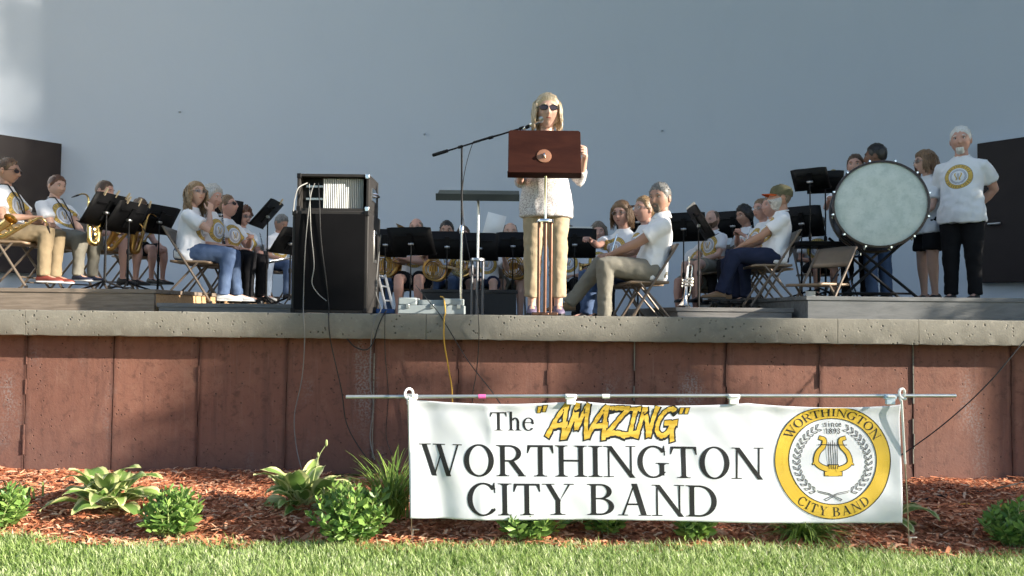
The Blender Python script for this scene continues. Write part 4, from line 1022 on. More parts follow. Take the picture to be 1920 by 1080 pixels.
def beard_mesh(kind, Gd, ph, seed):
    V = Gd.reshape(-1, 3); A = np.abs(ph.reshape(-1)); z = V[:, 2]; ax = np.abs(V[:, 0]); d = V/np.linalg.norm(V, axis=1)[:, None]
    mouth = np.exp(-(ax/.022)**2-((z+.0615)/.009)**2)
    if kind == 'goatee': ex = sstep(.034, .024, ax)*sstep(-.042, -.050, z)*(V[:, 1] > 0.0); th_ = .010
    elif kind == 'chin': ex = sstep(.036, .024, ax)*sstep(-.066, -.076, z)*(V[:, 1] > 0.0); th_ = .012
    elif kind == 'stubble': ex = sstep(1.75, 1.5, A)*sstep(-.030, -.050, z+.02*np.clip(A-.9, 0, 1)); th_ = .003
    else: ex = sstep(1.75, 1.45, A)*sstep(-.024, -.046, z-.028*np.clip(A-.7, 0, 1)); th_ = .016 if kind == 'full' else .008
    ex = ex*(1-np.clip(mouth*1.3, 0, 1)); nz_ = vnoise(V, 60, seed)
    W = V+d*(-.004+(th_+.004)*ex*(1+.5*nz_))[:, None]; mb = MB(); mb.add(W, grid_faces(ex > .05)); return mb

# ---- hands (right hand: wrist at origin, fingers along +Y, palm facing -Z, thumb on -X)
def make_hand(curl, thumb):
    mb = MB()
    mb.tube([(0, -.03, 0), (0, .0, 0), (0, .045, 0), (0, .088, 0)], [.024, .028, .040, .041], 12, ry=[.018, .017, .014, .012], xdir=(1, 0, 0))
    for i, (x, L, r) in enumerate(((-.030, .072, .0088), (-.010, .080, .0092), (.0105, .074, .0088), (.029, .058, .0078))):
        p = Vector((x, .082, .002)); a = 0.0; pts = [Vector((x*.9, .06, 0)), p]; sp = x*1.8
        for sg in (.45, .32, .23):
            a += curl*(1.0 if sg > .4 else 1.1)*(1+.06*i); p = p+Vector((math.sin(sp)*math.cos(a), math.cos(sp)*math.cos(a), -math.sin(a)))*L*sg; pts.append(p)
        mb.tube(pts, [r, r*1.05, r, r*.93, r*.72], 8)
    q = Vector((-.026, .020, -.006)); d1 = Vector((-.75, .62, -.25-thumb*.3)).normalized(); d2 = Vector((-.25+thumb*.35, .85, -.35-thumb*.4)).normalized()
    mb.tube([q, q+d1*.036, q+d1*.036+d2*.034, q+d1*.036+d2*.062], [.016, .012, .0105, .007], 8)
    return remesh(mb, .0042, 2)
HANDS = {'relax': make_hand(.30, .2), 'grip': make_hand(.95, .9), 'flat': make_hand(.12, 0.0), 'half': make_hand(.6, .6)}

def ik(S, T, l1, l2, pole):
    d = T-S; D = d.length
    if D > (l1+l2)*.995: T = S+d*((l1+l2)*.995/D); d = T-S; D = d.length
    if D < abs(l1-l2)+.02: D = abs(l1-l2)+.02
    u = d.normalized(); a = (l1*l1-l2*l2+D*D)/(2*D); h = math.sqrt(max(1e-6, l1*l1-a*a))
    pl = Vector(pole); pl = pl-u*pl.dot(u); pl = pl.normalized() if pl.length > 1e-4 else Vector((0, 0, -1))
    return S+u*a+pl*h, T

PEOPLE = []
HANDREST = {'lapR': (.10, .26, .62), 'lapL': (-.10, .26, .62)}
def person(label, px, py, Y, floor, yaw, pose='sit', skin='fair', hair=('short', 'brown'), fem=False, fat=0.014, head=(0, 0, 0), lean=0.0, side=0.0, twist=0.0,
           rh=None, lh=None, legs=None, top='tee', bottom=('jeans', 'long'), shoes='black', glasses=None, beard=None, cap=False, strap=False, seat=.43, jaw=1.0, nose=1.0, vox=.0135, k_head=1.09, group='members of the band', stand=None, beltless=True, s_force=None):
    """px, py: where the top of the head shows in the photograph, Y: its real depth. Local frame: +Y forward, +X the person's right."""
    S_ = pose == 'stand'; vox = vox if Y < 7.7 else .0165
    yaw = R(yaw)
    def skel(s):
        J = {}
        hip = Vector((0, 0, (.90 if S_ else seat/s+.09)))*1.0
        sp = Vector((math.sin(R(side)), math.sin(R(lean))*math.cos(R(side)), math.cos(R(lean))*math.cos(R(side))))
        rt = Matrix.Rotation(R(twist), 3, 'Z') @ Vector((1, 0, 0)); rt = (rt-sp*rt.dot(sp)).normalized(); fw = sp.cross(rt)*-1
        fw = fw if fw.y > 0 or abs(twist) > 80 else -fw
        J.update(hip=hip, sp=sp, rt=rt, fw=fw); J['sh'] = hip+sp*.455; J['neck'] = hip+sp*.505
        nk = (sp*.6+Vector((0, 0, 1))*.6).normalized(); J['head'] = J['neck']+nk*.142+fw*.028; return J
    J = skel(1.0); hr = Matrix.Rotation(R(head[0]), 3, 'Z') @ Matrix.Rotation(R(head[1]), 3, 'X') @ Matrix.Rotation(R(head[2]), 3, 'Y')
    HK = 1.0*k_head; ztop = P(px, py, Y).z
    def topz(J): return J['head'].z+.128*HK
    if s_force: s = s_force
    else:
        s = (ztop-floor)/topz(J)
        for _ in range(3): J = skel(s); s = (ztop-floor)/topz(J)
    J = skel(s)
    hd = Matrix.Rotation(yaw, 3, 'Z') @ (J['head']*s); wx = P(px, py, Y).x
    root = thing('person', label, 'person', (wx-hd.x, Y-hd.y, floor), yaw, group)
    print('PERSON %.2f  %s' % (s, label))
    PEOPLE.append((s, label))
    sp, rt, fw, hip = J['sp'], J['rt'], J['fw'], J['hip']
    f = fat; wd = .93 if fem else 1.0
    # joints of the limbs
    arm = {}
    for sd, tgt in ((1, rh), (-1, lh)):
        Sj = J['sh']-sp*.062+rt*sd*(.168*wd+f*.25)
        tgt = tgt or {}
        T = Vector(tgt.get('at', ((sd*.19, .03, hip.z-.08) if S_ else (sd*.09, .27, hip.z+.11))))
        E, T = ik(Sj, T, .285, .25, tgt.get('pole', (sd*.6, -.5, -.7))); arm[sd] = (Sj, E, T, tgt)
    leg = {}
    lg = legs or {}
    for sd in (1, -1):
        Hj = hip+Vector((sd*.088*wd, 0, -.01 if S_ else -.015))
        q = lg.get(sd)
        if S_: K, A = (q or (Vector((sd*.095, .015, .48)), Vector((sd*.10, -.01, .08))))
        else: K, A = (q or (Vector((sd*.12, .44, hip.z+.01)), Vector((sd*.115, .42, .08))))
        K, A = Vector(K), Vector(A)
        if not S_:  # keep bone lengths
            K = Hj+(K-Hj).normalized()*.44; A_ = A; dd = A_-K; A = K+dd.normalized()*min(dd.length, .43); A.z = max(A.z, .075)
        leg[sd] = (Hj, K, A, lg.get('foot%d' % sd, (0, 1)))
    longp = bottom[1]
    # ---------------- body
    mb = MB()
    mb.tube([J['neck']-sp*.06, J['neck']+sp*.02, J['head']-Vector((0, .01, .03))], [.062, .052 if fem else .058, .055], 12)
    mb.tube([hip-sp*.05, hip+sp*.15, hip+sp*.33, J['sh']-sp*.03, J['neck']-sp*.01], [.11, .095+f*.55, .12, .12, .055], 14, ry=[.08, .072+f*.55, .08, .06, .052], xdir=rt)
    ta = .88 if fem else 1.0
    for sd in (1, -1):
        Sj, E, T, tg = arm[sd]
        mb.tube([Sj-rt*sd*.06, Sj, Sj.lerp(E, .5), E, E.lerp(T, .35), T.lerp(E, .12), T+(T-E).normalized()*.012], [x*ta for x in (.040, .045+f*.12, .047+f*.15, .040+f*.1, .041+f*.1, .028, .0255)], 10)
        Hj, K, A, ft = leg[sd]
        fl = f*.35
        mb.tube([Hj, Hj.lerp(K, .5), K, K.lerp(A, .28), K.lerp(A, .7), A, A-Vector((0, 0, .03))], [x*(1.0) for x in (.085+fl, .075+fl, .056+fl*.6, .056+fl*.6, .040, .034, .034)], 12)
        fv = Vector((ft[0], ft[1], 0)).normalized()
        mb.tube([A+Vector((0, 0, -.035))-fv*.035, A+Vector((0, 0, -.035))+fv*.05, A+Vector((0, 0, -.05))+fv*.13], [.028, .032, .03], 8, ry=[.03, .03, .018], xdir=Vector((fv.y, -fv.x, 0)))
    v, fs, _ = remesh(mb, vox*.95/s if s > 0 else vox, 3)
    body = MB(); body.add(v, fs, 0)
    for sd in (1, -1):
        Sj, E, T, tg = arm[sd]; hv, hf, _n = HANDS[tg.get('hand', 'relax')]
        y = Vector(tg['dir']).normalized() if 'dir' in tg else (T-E).normalized()
        zup = -Vector(tg.get('palm', (0, 0, -1))); x = y.cross(zup)
        if x.length < .05: x = y.cross(Vector((1, 0, .2)))
        x.normalize(); zz = x.cross(y); Mh = np.array(Matrix((x, y, zz)).transposed()); q = hv*np.array([1.0 if sd > 0 else -1.0, 1, 1])*(1.0 if not fem else .92)
        q = q@Mh.T+np.array(T); body.add(q, hf if sd > 0 else [t[::-1] for t in hf], 0)
    Gd, ph, th = head_grid(fem, jaw, nose, f*.8); Hm = np.array(hr)*HK; Hc = np.array(J['head'])
    # lips get their own tint
    Vh = Gd.reshape(-1, 3); lipm = np.exp(-(np.abs(Vh[:, 0])/.021)**4-((Vh[:, 2]+.0615)/.0075)**4)*(Vh[:, 1] > 0.03)
    gfs = grid_faces(); o0 = len(body.v); body.v.extend([tuple(p) for p in Vh@Hm.T+Hc])
    for q in gfs: body.f.append(tuple(i+o0 for i in q)); body.m.append(3 if sum(lipm[i] for i in q) > 2.2 else 0)
    o0 = len(body.v)
    sub = MB()
    for sd in (1, -1):
        sub.ball((sd*.078, -.010, -.004), (.011, .020, .031), 8, 6, m=0)
        sub.ball((sd*.031, .0735, .0105), .0118, 10, 7, m=1); sub.ball((sd*.0305, .0795, .0100), .0070, 8, 5, m=2); sub.tube([(sd*.019, .0850, .0150), (sd*.031, .0868, .0190), (sd*.044, .0795, .0145)], .0017, 5, m=2)
        sub.tube([(sd*.016, .092, .029), (sd*.031, .092, .034), (sd*.048, .079, .029)], [.0032, .0048, .002], 6, m=4)
    sub.tube([(-.019, .0795, -.0630), (0, .0860, -.0618), (.019, .0795, -.0630)], [.0008, .0016, .0008], 5, m=2)
    hv = np.array([tuple(p) for p in sub.v])@Hm.T+Hc
    for q, mi in zip(sub.f, sub.m): body.f.append(tuple(i+o0 for i in q)); body.m.append(mi)
    body.v.extend([tuple(p) for p in hv])
    body.v = [(a*s, b_*s, c*s) for a, b_, c in body.v]
    hmat = HAIR[hair[1]] if hair else SKIN[skin]
    body.build('body', [SKIN[skin], M_EYE, M_IRIS, LIP if fem else LIPM, hmat], root, ang=0)
    toW = lambda arr: (np.asarray(arr)@Hm.T+Hc)*s
    if hair and hair[0]:
        hb = hair_mesh(hair[0], Gd, ph, (px*.013) % 7, fem); hb.v = [tuple(p) for p in toW(hb.v)]; hb.build('hair', hmat, root, ang=0)
    if beard:
        bb = beard_mesh(beard[0], Gd, ph, (px*.017) % 5); bb.v = [tuple(p) for p in toW(bb.v)]; bb.build('beard', HAIR[beard[1]], root, ang=0)
    if glasses:
        gl = MB(); le = MB(); big = glasses == 'sun'
        for sd in (1, -1):
            rx_, rz_ = (.029, .020) if big else (.025, .018); ring = []; c = Vector((sd*.033, .097, .008))
            for k in range(14):
                a = 2*PI*k/14; ring.append(c+Vector((rx_*math.cos(a), -sd*.22*rx_*math.cos(a)-.0, rz_*math.sin(a)*(1 if math.sin(a) < 0 else .8))))
            gl.tube(ring, .0026 if big else .0016, 6, closed=True)
            le.add([tuple(q) for q in ring], [tuple(range(14)) if sd > 0 else tuple(range(13, -1, -1))])
            gl.tube([c+Vector((sd*rx_, -.006, .006)), Vector((sd*.084, .06, .010)), Vector((sd*.086, -.01, .006))], .0024, 6)
        gl.tube([(-.006, .103, .012), (.006, .103, .012)], .0022, 6)
        gl.v = [tuple(p) for p in toW(gl.v)]; le.v = [tuple(p) for p in toW(le.v)]
        go = gl.build('sunglasses' if big else 'glasses', M_FRAME if big else M_FRAMEM, root); le.build('lenses', M_DARKLENS if big else M_CLEAR, go)
    if cap:
        cb = MB(); prof = [(.102, -.02), (.103, .01), (.098, .04), (.082, .066), (.05, .084), (.012, .090)]
        Mc = Matrix.Translation((0, -.006, .040)) @ Matrix.Diagonal((.90, 1.08, 1, 1)); cb.lathe(prof, 24, Mc); cb.ball((0, -.006, .131), (.008, .008, .005), 8, 4)
        bl = MB(); rows = []
        for i in range(6):
            t = i/5
            for j in range(11):
                a = R(-62+124*j/10); r = .100+.075*t*math.cos(a*1.1)**.6; rows.append((math.sin(a)*(.092+.004*t), math.cos(a)*.105+.078*t*max(.05, math.cos(a*1.25)), .030-.012*t-.022*(math.sin(a)**2)))
        bl.add(rows, [(i*11+j, i*11+j+1, (i+1)*11+j+1, (i+1)*11+j) for i in range(5) for j in range(10)])
        cb.v = [tuple(p) for p in toW(cb.v)]; bl.v = [tuple(p) for p in toW(bl.v)]
        co = cb.build('cap', m_cloth('camouflage_cap', (0.05, 0.055, 0.03), (0.20, 0.18, 0.11), 24), root, ang=50)
        bo = bl.build('cap_bill', m_cloth('orange_cap_bill', (0.45, 0.07, 0.02), (0.60, 0.12, 0.03)), co, ang=0); q = bo.modifiers.new('solid', 'SOLIDIFY'); q.thickness = .004
    # ---------------- top
    mb = MB(); F = [(-.13, .168, .125), (-.05, .176, .130), (.06, .160 if not fem else .148, .118), (.18, .158 if not fem else .146, .116), (.29, .172*wd, .122), (.36, .176*wd, .114), (.415, .160*wd, .094), (.462, .112, .078), (.498, .072, .066)]
    if not S_: F[0] = (-.085, .172, .125)
    else: F[0] = (-.150, .196, .146); F[1] = (-.06, .188, .138)
    if top == 'knit': F[2] = (.06, .186, .132); F[3] = (.18, .160, .122); F[0] = (-.16 if S_ else -.085, .208, .152); F[1] = (-.06, .206, .148)
    pts, rx_, ry_ = [], [], []
    for d_, a, c in F:
        bel = math.exp(-((d_-.02)/(.22 if S_ else .14))**2); bust = math.exp(-((d_-.28)/.07)**2)*(.022 if fem else .006)
        pts.append(hip+sp*d_+fw*(f*.55*bel+bust*.9)); rx_.append(a+f*.75*bel+f*.3*math.exp(-((d_-.3)/.12)**2)); ry_.append(c+f*.85*bel+bust*.5)
    mb.tube(pts, rx_, 22, ry=ry_, xdir=rt)
    for sd in (1, -1):
        Sj, E, T, tg = arm[sd]; e = .66 if top != 'knit' else .90
        mb.tube([Sj-rt*sd*.075+sp*.016, Sj-rt*sd*.004+sp*.0, Sj.lerp(E, .3), Sj.lerp(E, e)], [.058, .060+f*.15, .063+f*.18, .074+f*.16 if top != 'knit' else .055], 12)
        if top == 'knit': mb.tube([Sj.lerp(E, .8), E, T.lerp(E, .55)], [.054, .050, .044], 10)
    v, fs, nr = remesh(mb, vox/s, 3)
    hem = np.clip(1-np.abs((v-np.array(hip))@np.array(sp)+.02)/.25, 0, 1)
    wr = vnoise(v*np.array([1, 1, .55]), 13, px*.01)*.0065*(1+hem)-np.abs(vnoise(v*np.array([1, 1, .7]), 16, px*.02))*.011*(1+.6*hem)+.004
    # drag folds from arm pit to waist
    wr += .0025*np.sin(v[:, 2]*70+v[:, 0]*25*np.sign(v[:, 0])+px)*hem
    v = v+nr*(wr*(.5 if top == 'knit' else 1.0))[:, None]
    tp = MB(); tp.add(v*s, fs); o = tp.build('shirt' if top != 'knit' else 'knit_top', {'tee': M_TEE, 'polo': M_POLO, 'knit': M_KNIT}[top], root, ang=0)
    if top == 'tee':
        cc = np.array(hip+sp*.285); rel = v-cc; uvw = np.stack([rel@np.array(rt)*-1.0, rel@np.array(sp), rel@np.array(fw)], 1); uvw[:, 0] *= 1.0; uvw[:, :2] *= s*1.0
        at = o.data.attributes.new('print', 'FLOAT_VECTOR', 'POINT'); at.data.foreach_set('vector', np.ascontiguousarray(uvw, dtype=np.float32).ravel())
    cr = [J['neck']+sp*(-.004)+(rt*math.cos(a)*.066+fw*math.sin(a)*.064)-sp*.020*math.sin(a) for a in [2*PI*k/18 for k in range(18)]]
    if top == 'tee': c_ = MB(); c_.tube([q*s for q in cr], .0075*s, 6, closed=True); c_.build('collar', M_POLO, root, ang=0)
    if top == 'polo':
        c_ = MB(); nk_ = 24; vs = []
        for k in range(nk_+1):
            a = R(90+14+(360-28)*k/nk_)
            for rx_c, up in ((.058, .026), (.064, .032), (.086, -.008), (.094, -.022)):
                vs.append(tuple((J['neck']+sp*(up-.004)+(rt*math.cos(a)*rx_c+fw*math.sin(a)*rx_c*.96)-sp*.022*math.sin(a))*s))
        c_.add(vs, [(k*4+j, k*4+j+1, (k+1)*4+j+1, (k+1)*4+j) for k in range(nk_) for j in range(3)])
        q = c_.build('collar', M_POLO, root, ang=0).modifiers.new('solid', 'SOLIDIFY'); q.thickness = .004
    if strap:
        b_ = MB(); b_.tube([(J['neck']-sp*.0+rt*x*.062+fw*y)*s for x, y in ((-.9, .055), (-1.15, .0), (-.7, -.058), (0, -.075), (.7, -.058), (1.15, .0), (.9, .055))], .016*s, 6, ry=.005*s)
        ce = hip+sp*.10+fw*(.16+f)
        for x in (-1, 1): b_.tube([(J['neck']+rt*x*.056+fw*.055)*s, (hip+sp*.33+rt*x*.035+fw*(.135+f*.4))*s, ce*s], .007*s, 5)
        b_.build('neck_strap', mat('black_strap', (.01, .01, .012), .7), root)
    # ---------------- bottom
    mb = MB(); tall = .02
    mb.tube([hip-Vector((0, 0, .105 if not S_ else .10)), hip-Vector((0, 0, .05)), hip+sp*.02, hip+sp*.055], [.13, .162+f*.5, .160+f*.6, .138+f*.6], 18, ry=[.10, .125+f*.3, .116+f*.5, .098+f*.5], xdir=(1, 0, 0))
    e = {'long': 1.0, 'crop': .86, 'shorts': 0}[longp] if longp != 'skirt' else 0
    for sd in (1, -1):
        Hj, K, A, ft = leg[sd]; fl = f*.35
        if longp in ('long', 'crop'):
            end = K.lerp(A, e)-(Vector((0, 0, .02)) if longp == 'long' else Vector())
            mb.tube([Hj, Hj.lerp(K, .4), Hj.lerp(K, .9), K+(K-Hj).normalized()*.015, K.lerp(A, .15), K.lerp(end, .5), K.lerp(end, .85), end], [.098+fl, .092+fl, .074+fl*.6, .070+fl*.6, .071+fl*.6, .064, .061, .064], 14)
        else:
            mb.tube([Hj, Hj.lerp(K, .5), Hj.lerp(K, .80)], [.102+fl, .096+fl, .098+fl], 14)
    v, fs, nr = remesh(mb, vox*1.05/s, 3)
    kd = np.min([np.linalg.norm(v-np.array(leg[sd][1]), axis=1) for sd in (1, -1)], axis=0); ad = np.min([np.linalg.norm(v-np.array(leg[sd][2]), axis=1) for sd in (1, -1)], axis=0)
    wr = vnoise(v, 12, px*.03)*.006-np.abs(vnoise(v, 17, px*.07))*.008+.003+vnoise(v*np.array([.6, .6, 1.6]), 30, px*.05)*.0035*(np.exp(-(kd/.12)**2)+np.exp(-(ad/.12)**2)+.3)
    bt = MB(); bt.add((v+nr*wr[:, None])*s, fs); bt.build('shorts' if longp == 'shorts' else 'trousers', CL[bottom[0]], root, ang=0)
    # ---------------- shoes
    for sd in (1, -1):
        Hj, K, A, ft = leg[sd]; fv = Vector((ft[0], ft[1], 0)).normalized(); xv = Vector((fv.y, -fv.x, 0)); A = A*s
        zb = max(0.0, A.z-.082*s); sec = ((-.062, .026, .062), (-.045, .034, .088), (.0, .036, .092), (.045, .038, .074), (.095, .046, .052), (.145, .044, .044), (.182, .030, .034), (.196, .012, .022)); sh = MB(); rings = []; n = 12
        for t, hw, hh in sec:
            for k in range(n):
                a = 2*PI*k/n; xx = math.cos(a)*hw; zz = hh*.5+math.sin(a)*hh*.5; zz = max(zz, .004)
                rings.append(Vector((A.x, A.y, zb))+(fv*t+xv*xx)*s+Vector((0, 0, zz*s)))
        fsx = [(i*n+j, i*n+(j+1) % n, (i+1)*n+(j+1) % n, (i+1)*n+j) for i in range(len(sec)-1) for j in range(n)]+[tuple(range(n-1, -1, -1)), tuple(range((len(sec)-1)*n, len(sec)*n))]
        sh.add(rings, fsx); so_ = sh.build('shoe' if shoes != 'sandal' else 'sandal', M_SHOE[shoes], root, ang=50)
        sl = MB(); sl.prism([((fv*t+xv*hw*q).x*s, (fv*t+xv*hw*q).y*s) for q, seq in ((1, sec), (-1, sec[::-1])) for t, hw, hh in seq], .014*s, Matrix.Translation((A.x, A.y, zb-.001)))
        sl.build('sole', M_SHOE['white'] if shoes in ('white', 'red', 'navy') else M_SHOE['black'], so_)
    def W(x, y, z): return root.matrix_basis @ (Vector((x, y, z))*s)
    root.rotation_euler.z = yaw
    MW = Matrix.Translation(root.location) @ Matrix.Rotation(yaw, 4, 'Z')
    J['W'] = lambda q: MW @ (Vector(q)*s); J['s'] = s; J['root'] = root; J['arm'] = arm; J['yaw'] = yaw; J['leg'] = leg
    return J
# ================================================================== FURNITURE, INSTRUMENTS, GEAR
M_BLKMET = mat('black_powder_coat', (0.008, 0.008, 0.009), 0.55, 0.0, var=.2, spec=.18)
M_CHAIR = mat('brown_chair_enamel', (0.16, 0.125, 0.095), 0.42, 0.35, var=.18, vs=20)
M_SEAT = mat('tan_chair_seat', (0.22, 0.155, 0.10), 0.5, 0.1, var=.15)
M_BRASS = mat('lacquered_brass', (0.62, 0.44, 0.18), 0.24, 1.0, var=.2); M_OLDBRASS = mat('worn_brass', (0.50, 0.30, 0.10), 0.32, 1.0, var=.25)
M_SILVER = mat('silver_plate', (0.80, 0.79, 0.76), 0.18, 1.0, var=.08); M_EBONY = mat('ebony', (0.012, 0.011, 0.011), 0.25, var=.2)
M_PAPER = mat('sheet_paper', (0.80, 0.80, 0.78), 0.8, var=.04)
M_CHROME = mat('chrome', (0.75, 0.75, 0.75), 0.12, 1.0, var=.05)
M_PIN = mat('clothes_pin_wood', (0.60, 0.47, 0.30), 0.7)

# ---- folding chair (facing +Y)
def make_chair():
    t = thing('folding_chair', 'tan metal folding chair', 'chair'); hw = .205
    for sx in (-1, 1):
        b = MB(); b.tube([(sx*hw, -.235, .76), (sx*hw, -.20, .70), (sx*hw, .235, .012)], .0115, 8); b.build('front_leg', M_CHAIR, t)
        b = MB(); b.tube([(sx*(hw-.022), .095, .415), (sx*(hw-.022), -.255, .012)], .0105, 8); b.build('rear_leg', M_CHAIR, t)
        for fx, fy in ((sx*hw, .235), (sx*(hw-.022), -.255)): b = MB(); b.lathe([(.013, 0), (.015, .02), (.012, .03)], 8, Matrix.Translation((fx, fy, 0))); b.build('foot_cap', M_BLKMET, t)
    b = MB(); n = 8; vs = []
    for i in range(n+1):
        for j in range(n+1):
            u, v = -1+2*i/n, j/n; vs.append((u*.188, -.165+v*.385, .432-.012*(1-u*u)*math.sin(PI*v)+(-.010 if v > .95 else 0)))
    b.add(vs, [(i*(n+1)+j, (i+1)*(n+1)+j, (i+1)*(n+1)+j+1, i*(n+1)+j+1) for i in range(n) for j in range(n)]); o = b.build('seat', M_SEAT, t); q = o.modifiers.new('solid', 'SOLIDIFY'); q.thickness = .022; q.offset = -1
    b = MB(); vs = []
    for i in range(n+1):
        for j in range(5):
            u, v = -1+2*i/n, j/4; z = .585+v*.19; vs.append((u*(hw+.008), -.128-(z-.585)*.60-.03*(1-u*u), z-(.0 if v < 1 else .012*u*u)))
    b.add(vs, [(i*5+j, (i+1)*5+j, (i+1)*5+j+1, i*5+j+1) for i in range(n) for j in range(4)]); o = b.build('backrest', M_CHAIR, t); q = o.modifiers.new('solid', 'SOLIDIFY'); q.thickness = .014; q.offset = 0
    b = MB(); b.tube([(-hw, .175, .107), (hw, .175, .107)], .008, 6); b.build('crossbar', M_CHAIR, t)
    b = MB(); b.tube([(-hw+.022, -.20, .077), (hw-.022, -.20, .077)], .008, 6); b.build('crossbar', M_CHAIR, t)
    return t
CHAIR0 = make_chair(); chair_used = [False]
def chair(x, y, z, rz, label):
    o = CHAIR0 if not chair_used[0] else copy_tree(CHAIR0); chair_used[0] = True
    o.location = (x, y, z); o.rotation_euler = (0, 0, rz); return tag(o, label, 'chair', 'folding chairs on the stage')
def chair_for(J, who):
    r = J['root']; d = Vector((-math.sin(J['yaw']), math.cos(J['yaw']), 0)); q = r.location+d*(.055*J['s'])
    return chair(q.x, q.y, r.location.z, J['yaw'], 'tan metal folding chair under '+who)

# ---- music stand: desk centre given, desk front (music side) faces local +Y... the player
def music_stand(px, py, Y, floor, yaw, tilt, label, w=.50, h=.33, pins=0, paper=False, polepx=None, color=None, lipd=.05):
    c = P(px, py, Y); t = thing('music_stand', label, 'music stand', (c.x, Y, floor), R(yaw), 'black music stands'); H = c.z-floor
    Rm = Matrix.Rotation(R(tilt), 3, 'X'); m = color or M_BLKMET; off = Vector((0, .05, H))
    d = MB(); n = 8; vs = []
    for i in range(n+1):
        for j in range(2):
            u = -1+2*i/n; vs.append(off+Rm @ Vector((u*w/2, .010*(u*u), (-h/2 if j == 0 else h/2-.012*abs(u)**6))))
    d.add(vs, [(i*2, (i+1)*2, (i+1)*2+1, i*2+1) for i in range(n)]); do = d.build('desk', m, t); q = do.modifiers.new('solid', 'SOLIDIFY'); q.thickness = .004
    l = MB(); l.box(off+Rm @ Vector((0, lipd/2, -h/2)), (w, lipd, .004), Rm); l.build('ledge', m, t, smooth=False)
    rb = MB(); rb.box(off+Rm @ Vector((0, -.008, 0)), (.05, .012, h*.62), Rm); rb.box(off+Rm @ Vector((0, -.007, h*.2)), (w*.7, .008, .014), Rm); rb.build('back_rib', m, do, smooth=False)
    hb = off+Rm @ Vector((0, -.018, -.02))
    b = MB(); b.tube([hb+Rm @ Vector((-.03, 0, 0)), hb+Rm @ Vector((.03, 0, 0))], .013, 8); b.ball(hb, .018, 8, 6); b.build('tilt_clamp', M_STEEL, t)
    b = MB(); b.tube([hb, Vector((hb.x, hb.y, H*.5))], .0075, 8); b.build('inner_pole', M_BLKMET, t)
    b = MB(); b.tube([Vector((hb.x, hb.y, H*.52)), Vector((hb.x, hb.y, .05))], .011, 8); b.lathe([(.015, 0), (.017, .03), (.013, .05)], 8, Matrix.Translation((hb.x, hb.y, H*.50))); b.build('pole', M_BLKMET, t)
    for k in range(3):
        a = R(90+120*k); b = MB(); b.tube([(hb.x, hb.y, .09), (hb.x+math.cos(a)*.12, hb.y+math.sin(a)*.12, .045), (hb.x+math.cos(a)*.25, hb.y+math.sin(a)*.25, .008)], [.011, .010, .008], 6); b.build('leg', M_BLKMET, t)
    for k in range(pins):
        x = -w/2+w*(k+.6)/pins; p = off+Rm @ Vector((x, -.002, h/2)); R2 = Rm @ Matrix.Rotation(R(random.uniform(-18, 18)), 3, 'Y')
        pn = thing('clothes_pin', ('left', 'middle', 'right')[k % 3]+' wooden clothes pin on the '+label.split(' with')[0], 'clothes pin', t.location, t.rotation_euler.z, 'clothes pins holding the music')
        for sy in (-1, 1): b = MB(); b.box(p+R2 @ Vector((0, sy*.006, .012)), (.010, .007, .075), R2 @ Matrix.Rotation(sy*.08, 3, 'X')); b.build('prong', M_PIN, pn, smooth=False)
    if paper:
        s_ = thing('sheet_music', 'white sheet music on the '+' '.join(label.split()[:10]), 'paper', t.location, t.rotation_euler.z, 'sheet music on the stands'); b = MB()
        Mx = Matrix.Translation(off+Rm @ Vector((0, .012, -.0)))
        b.add([off+Rm @ Vector((x, .014, z)) for x, z in ((-.22, -h/2+.01), (.20, -h/2+.01), (.21, h/2+.02), (-.21, h/2+.015))], [(0, 1, 2, 3)]); q = b.build('sheet', M_PAPER, s_, smooth=False).modifiers.new('solid', 'SOLIDIFY'); q.thickness = .001
    return t

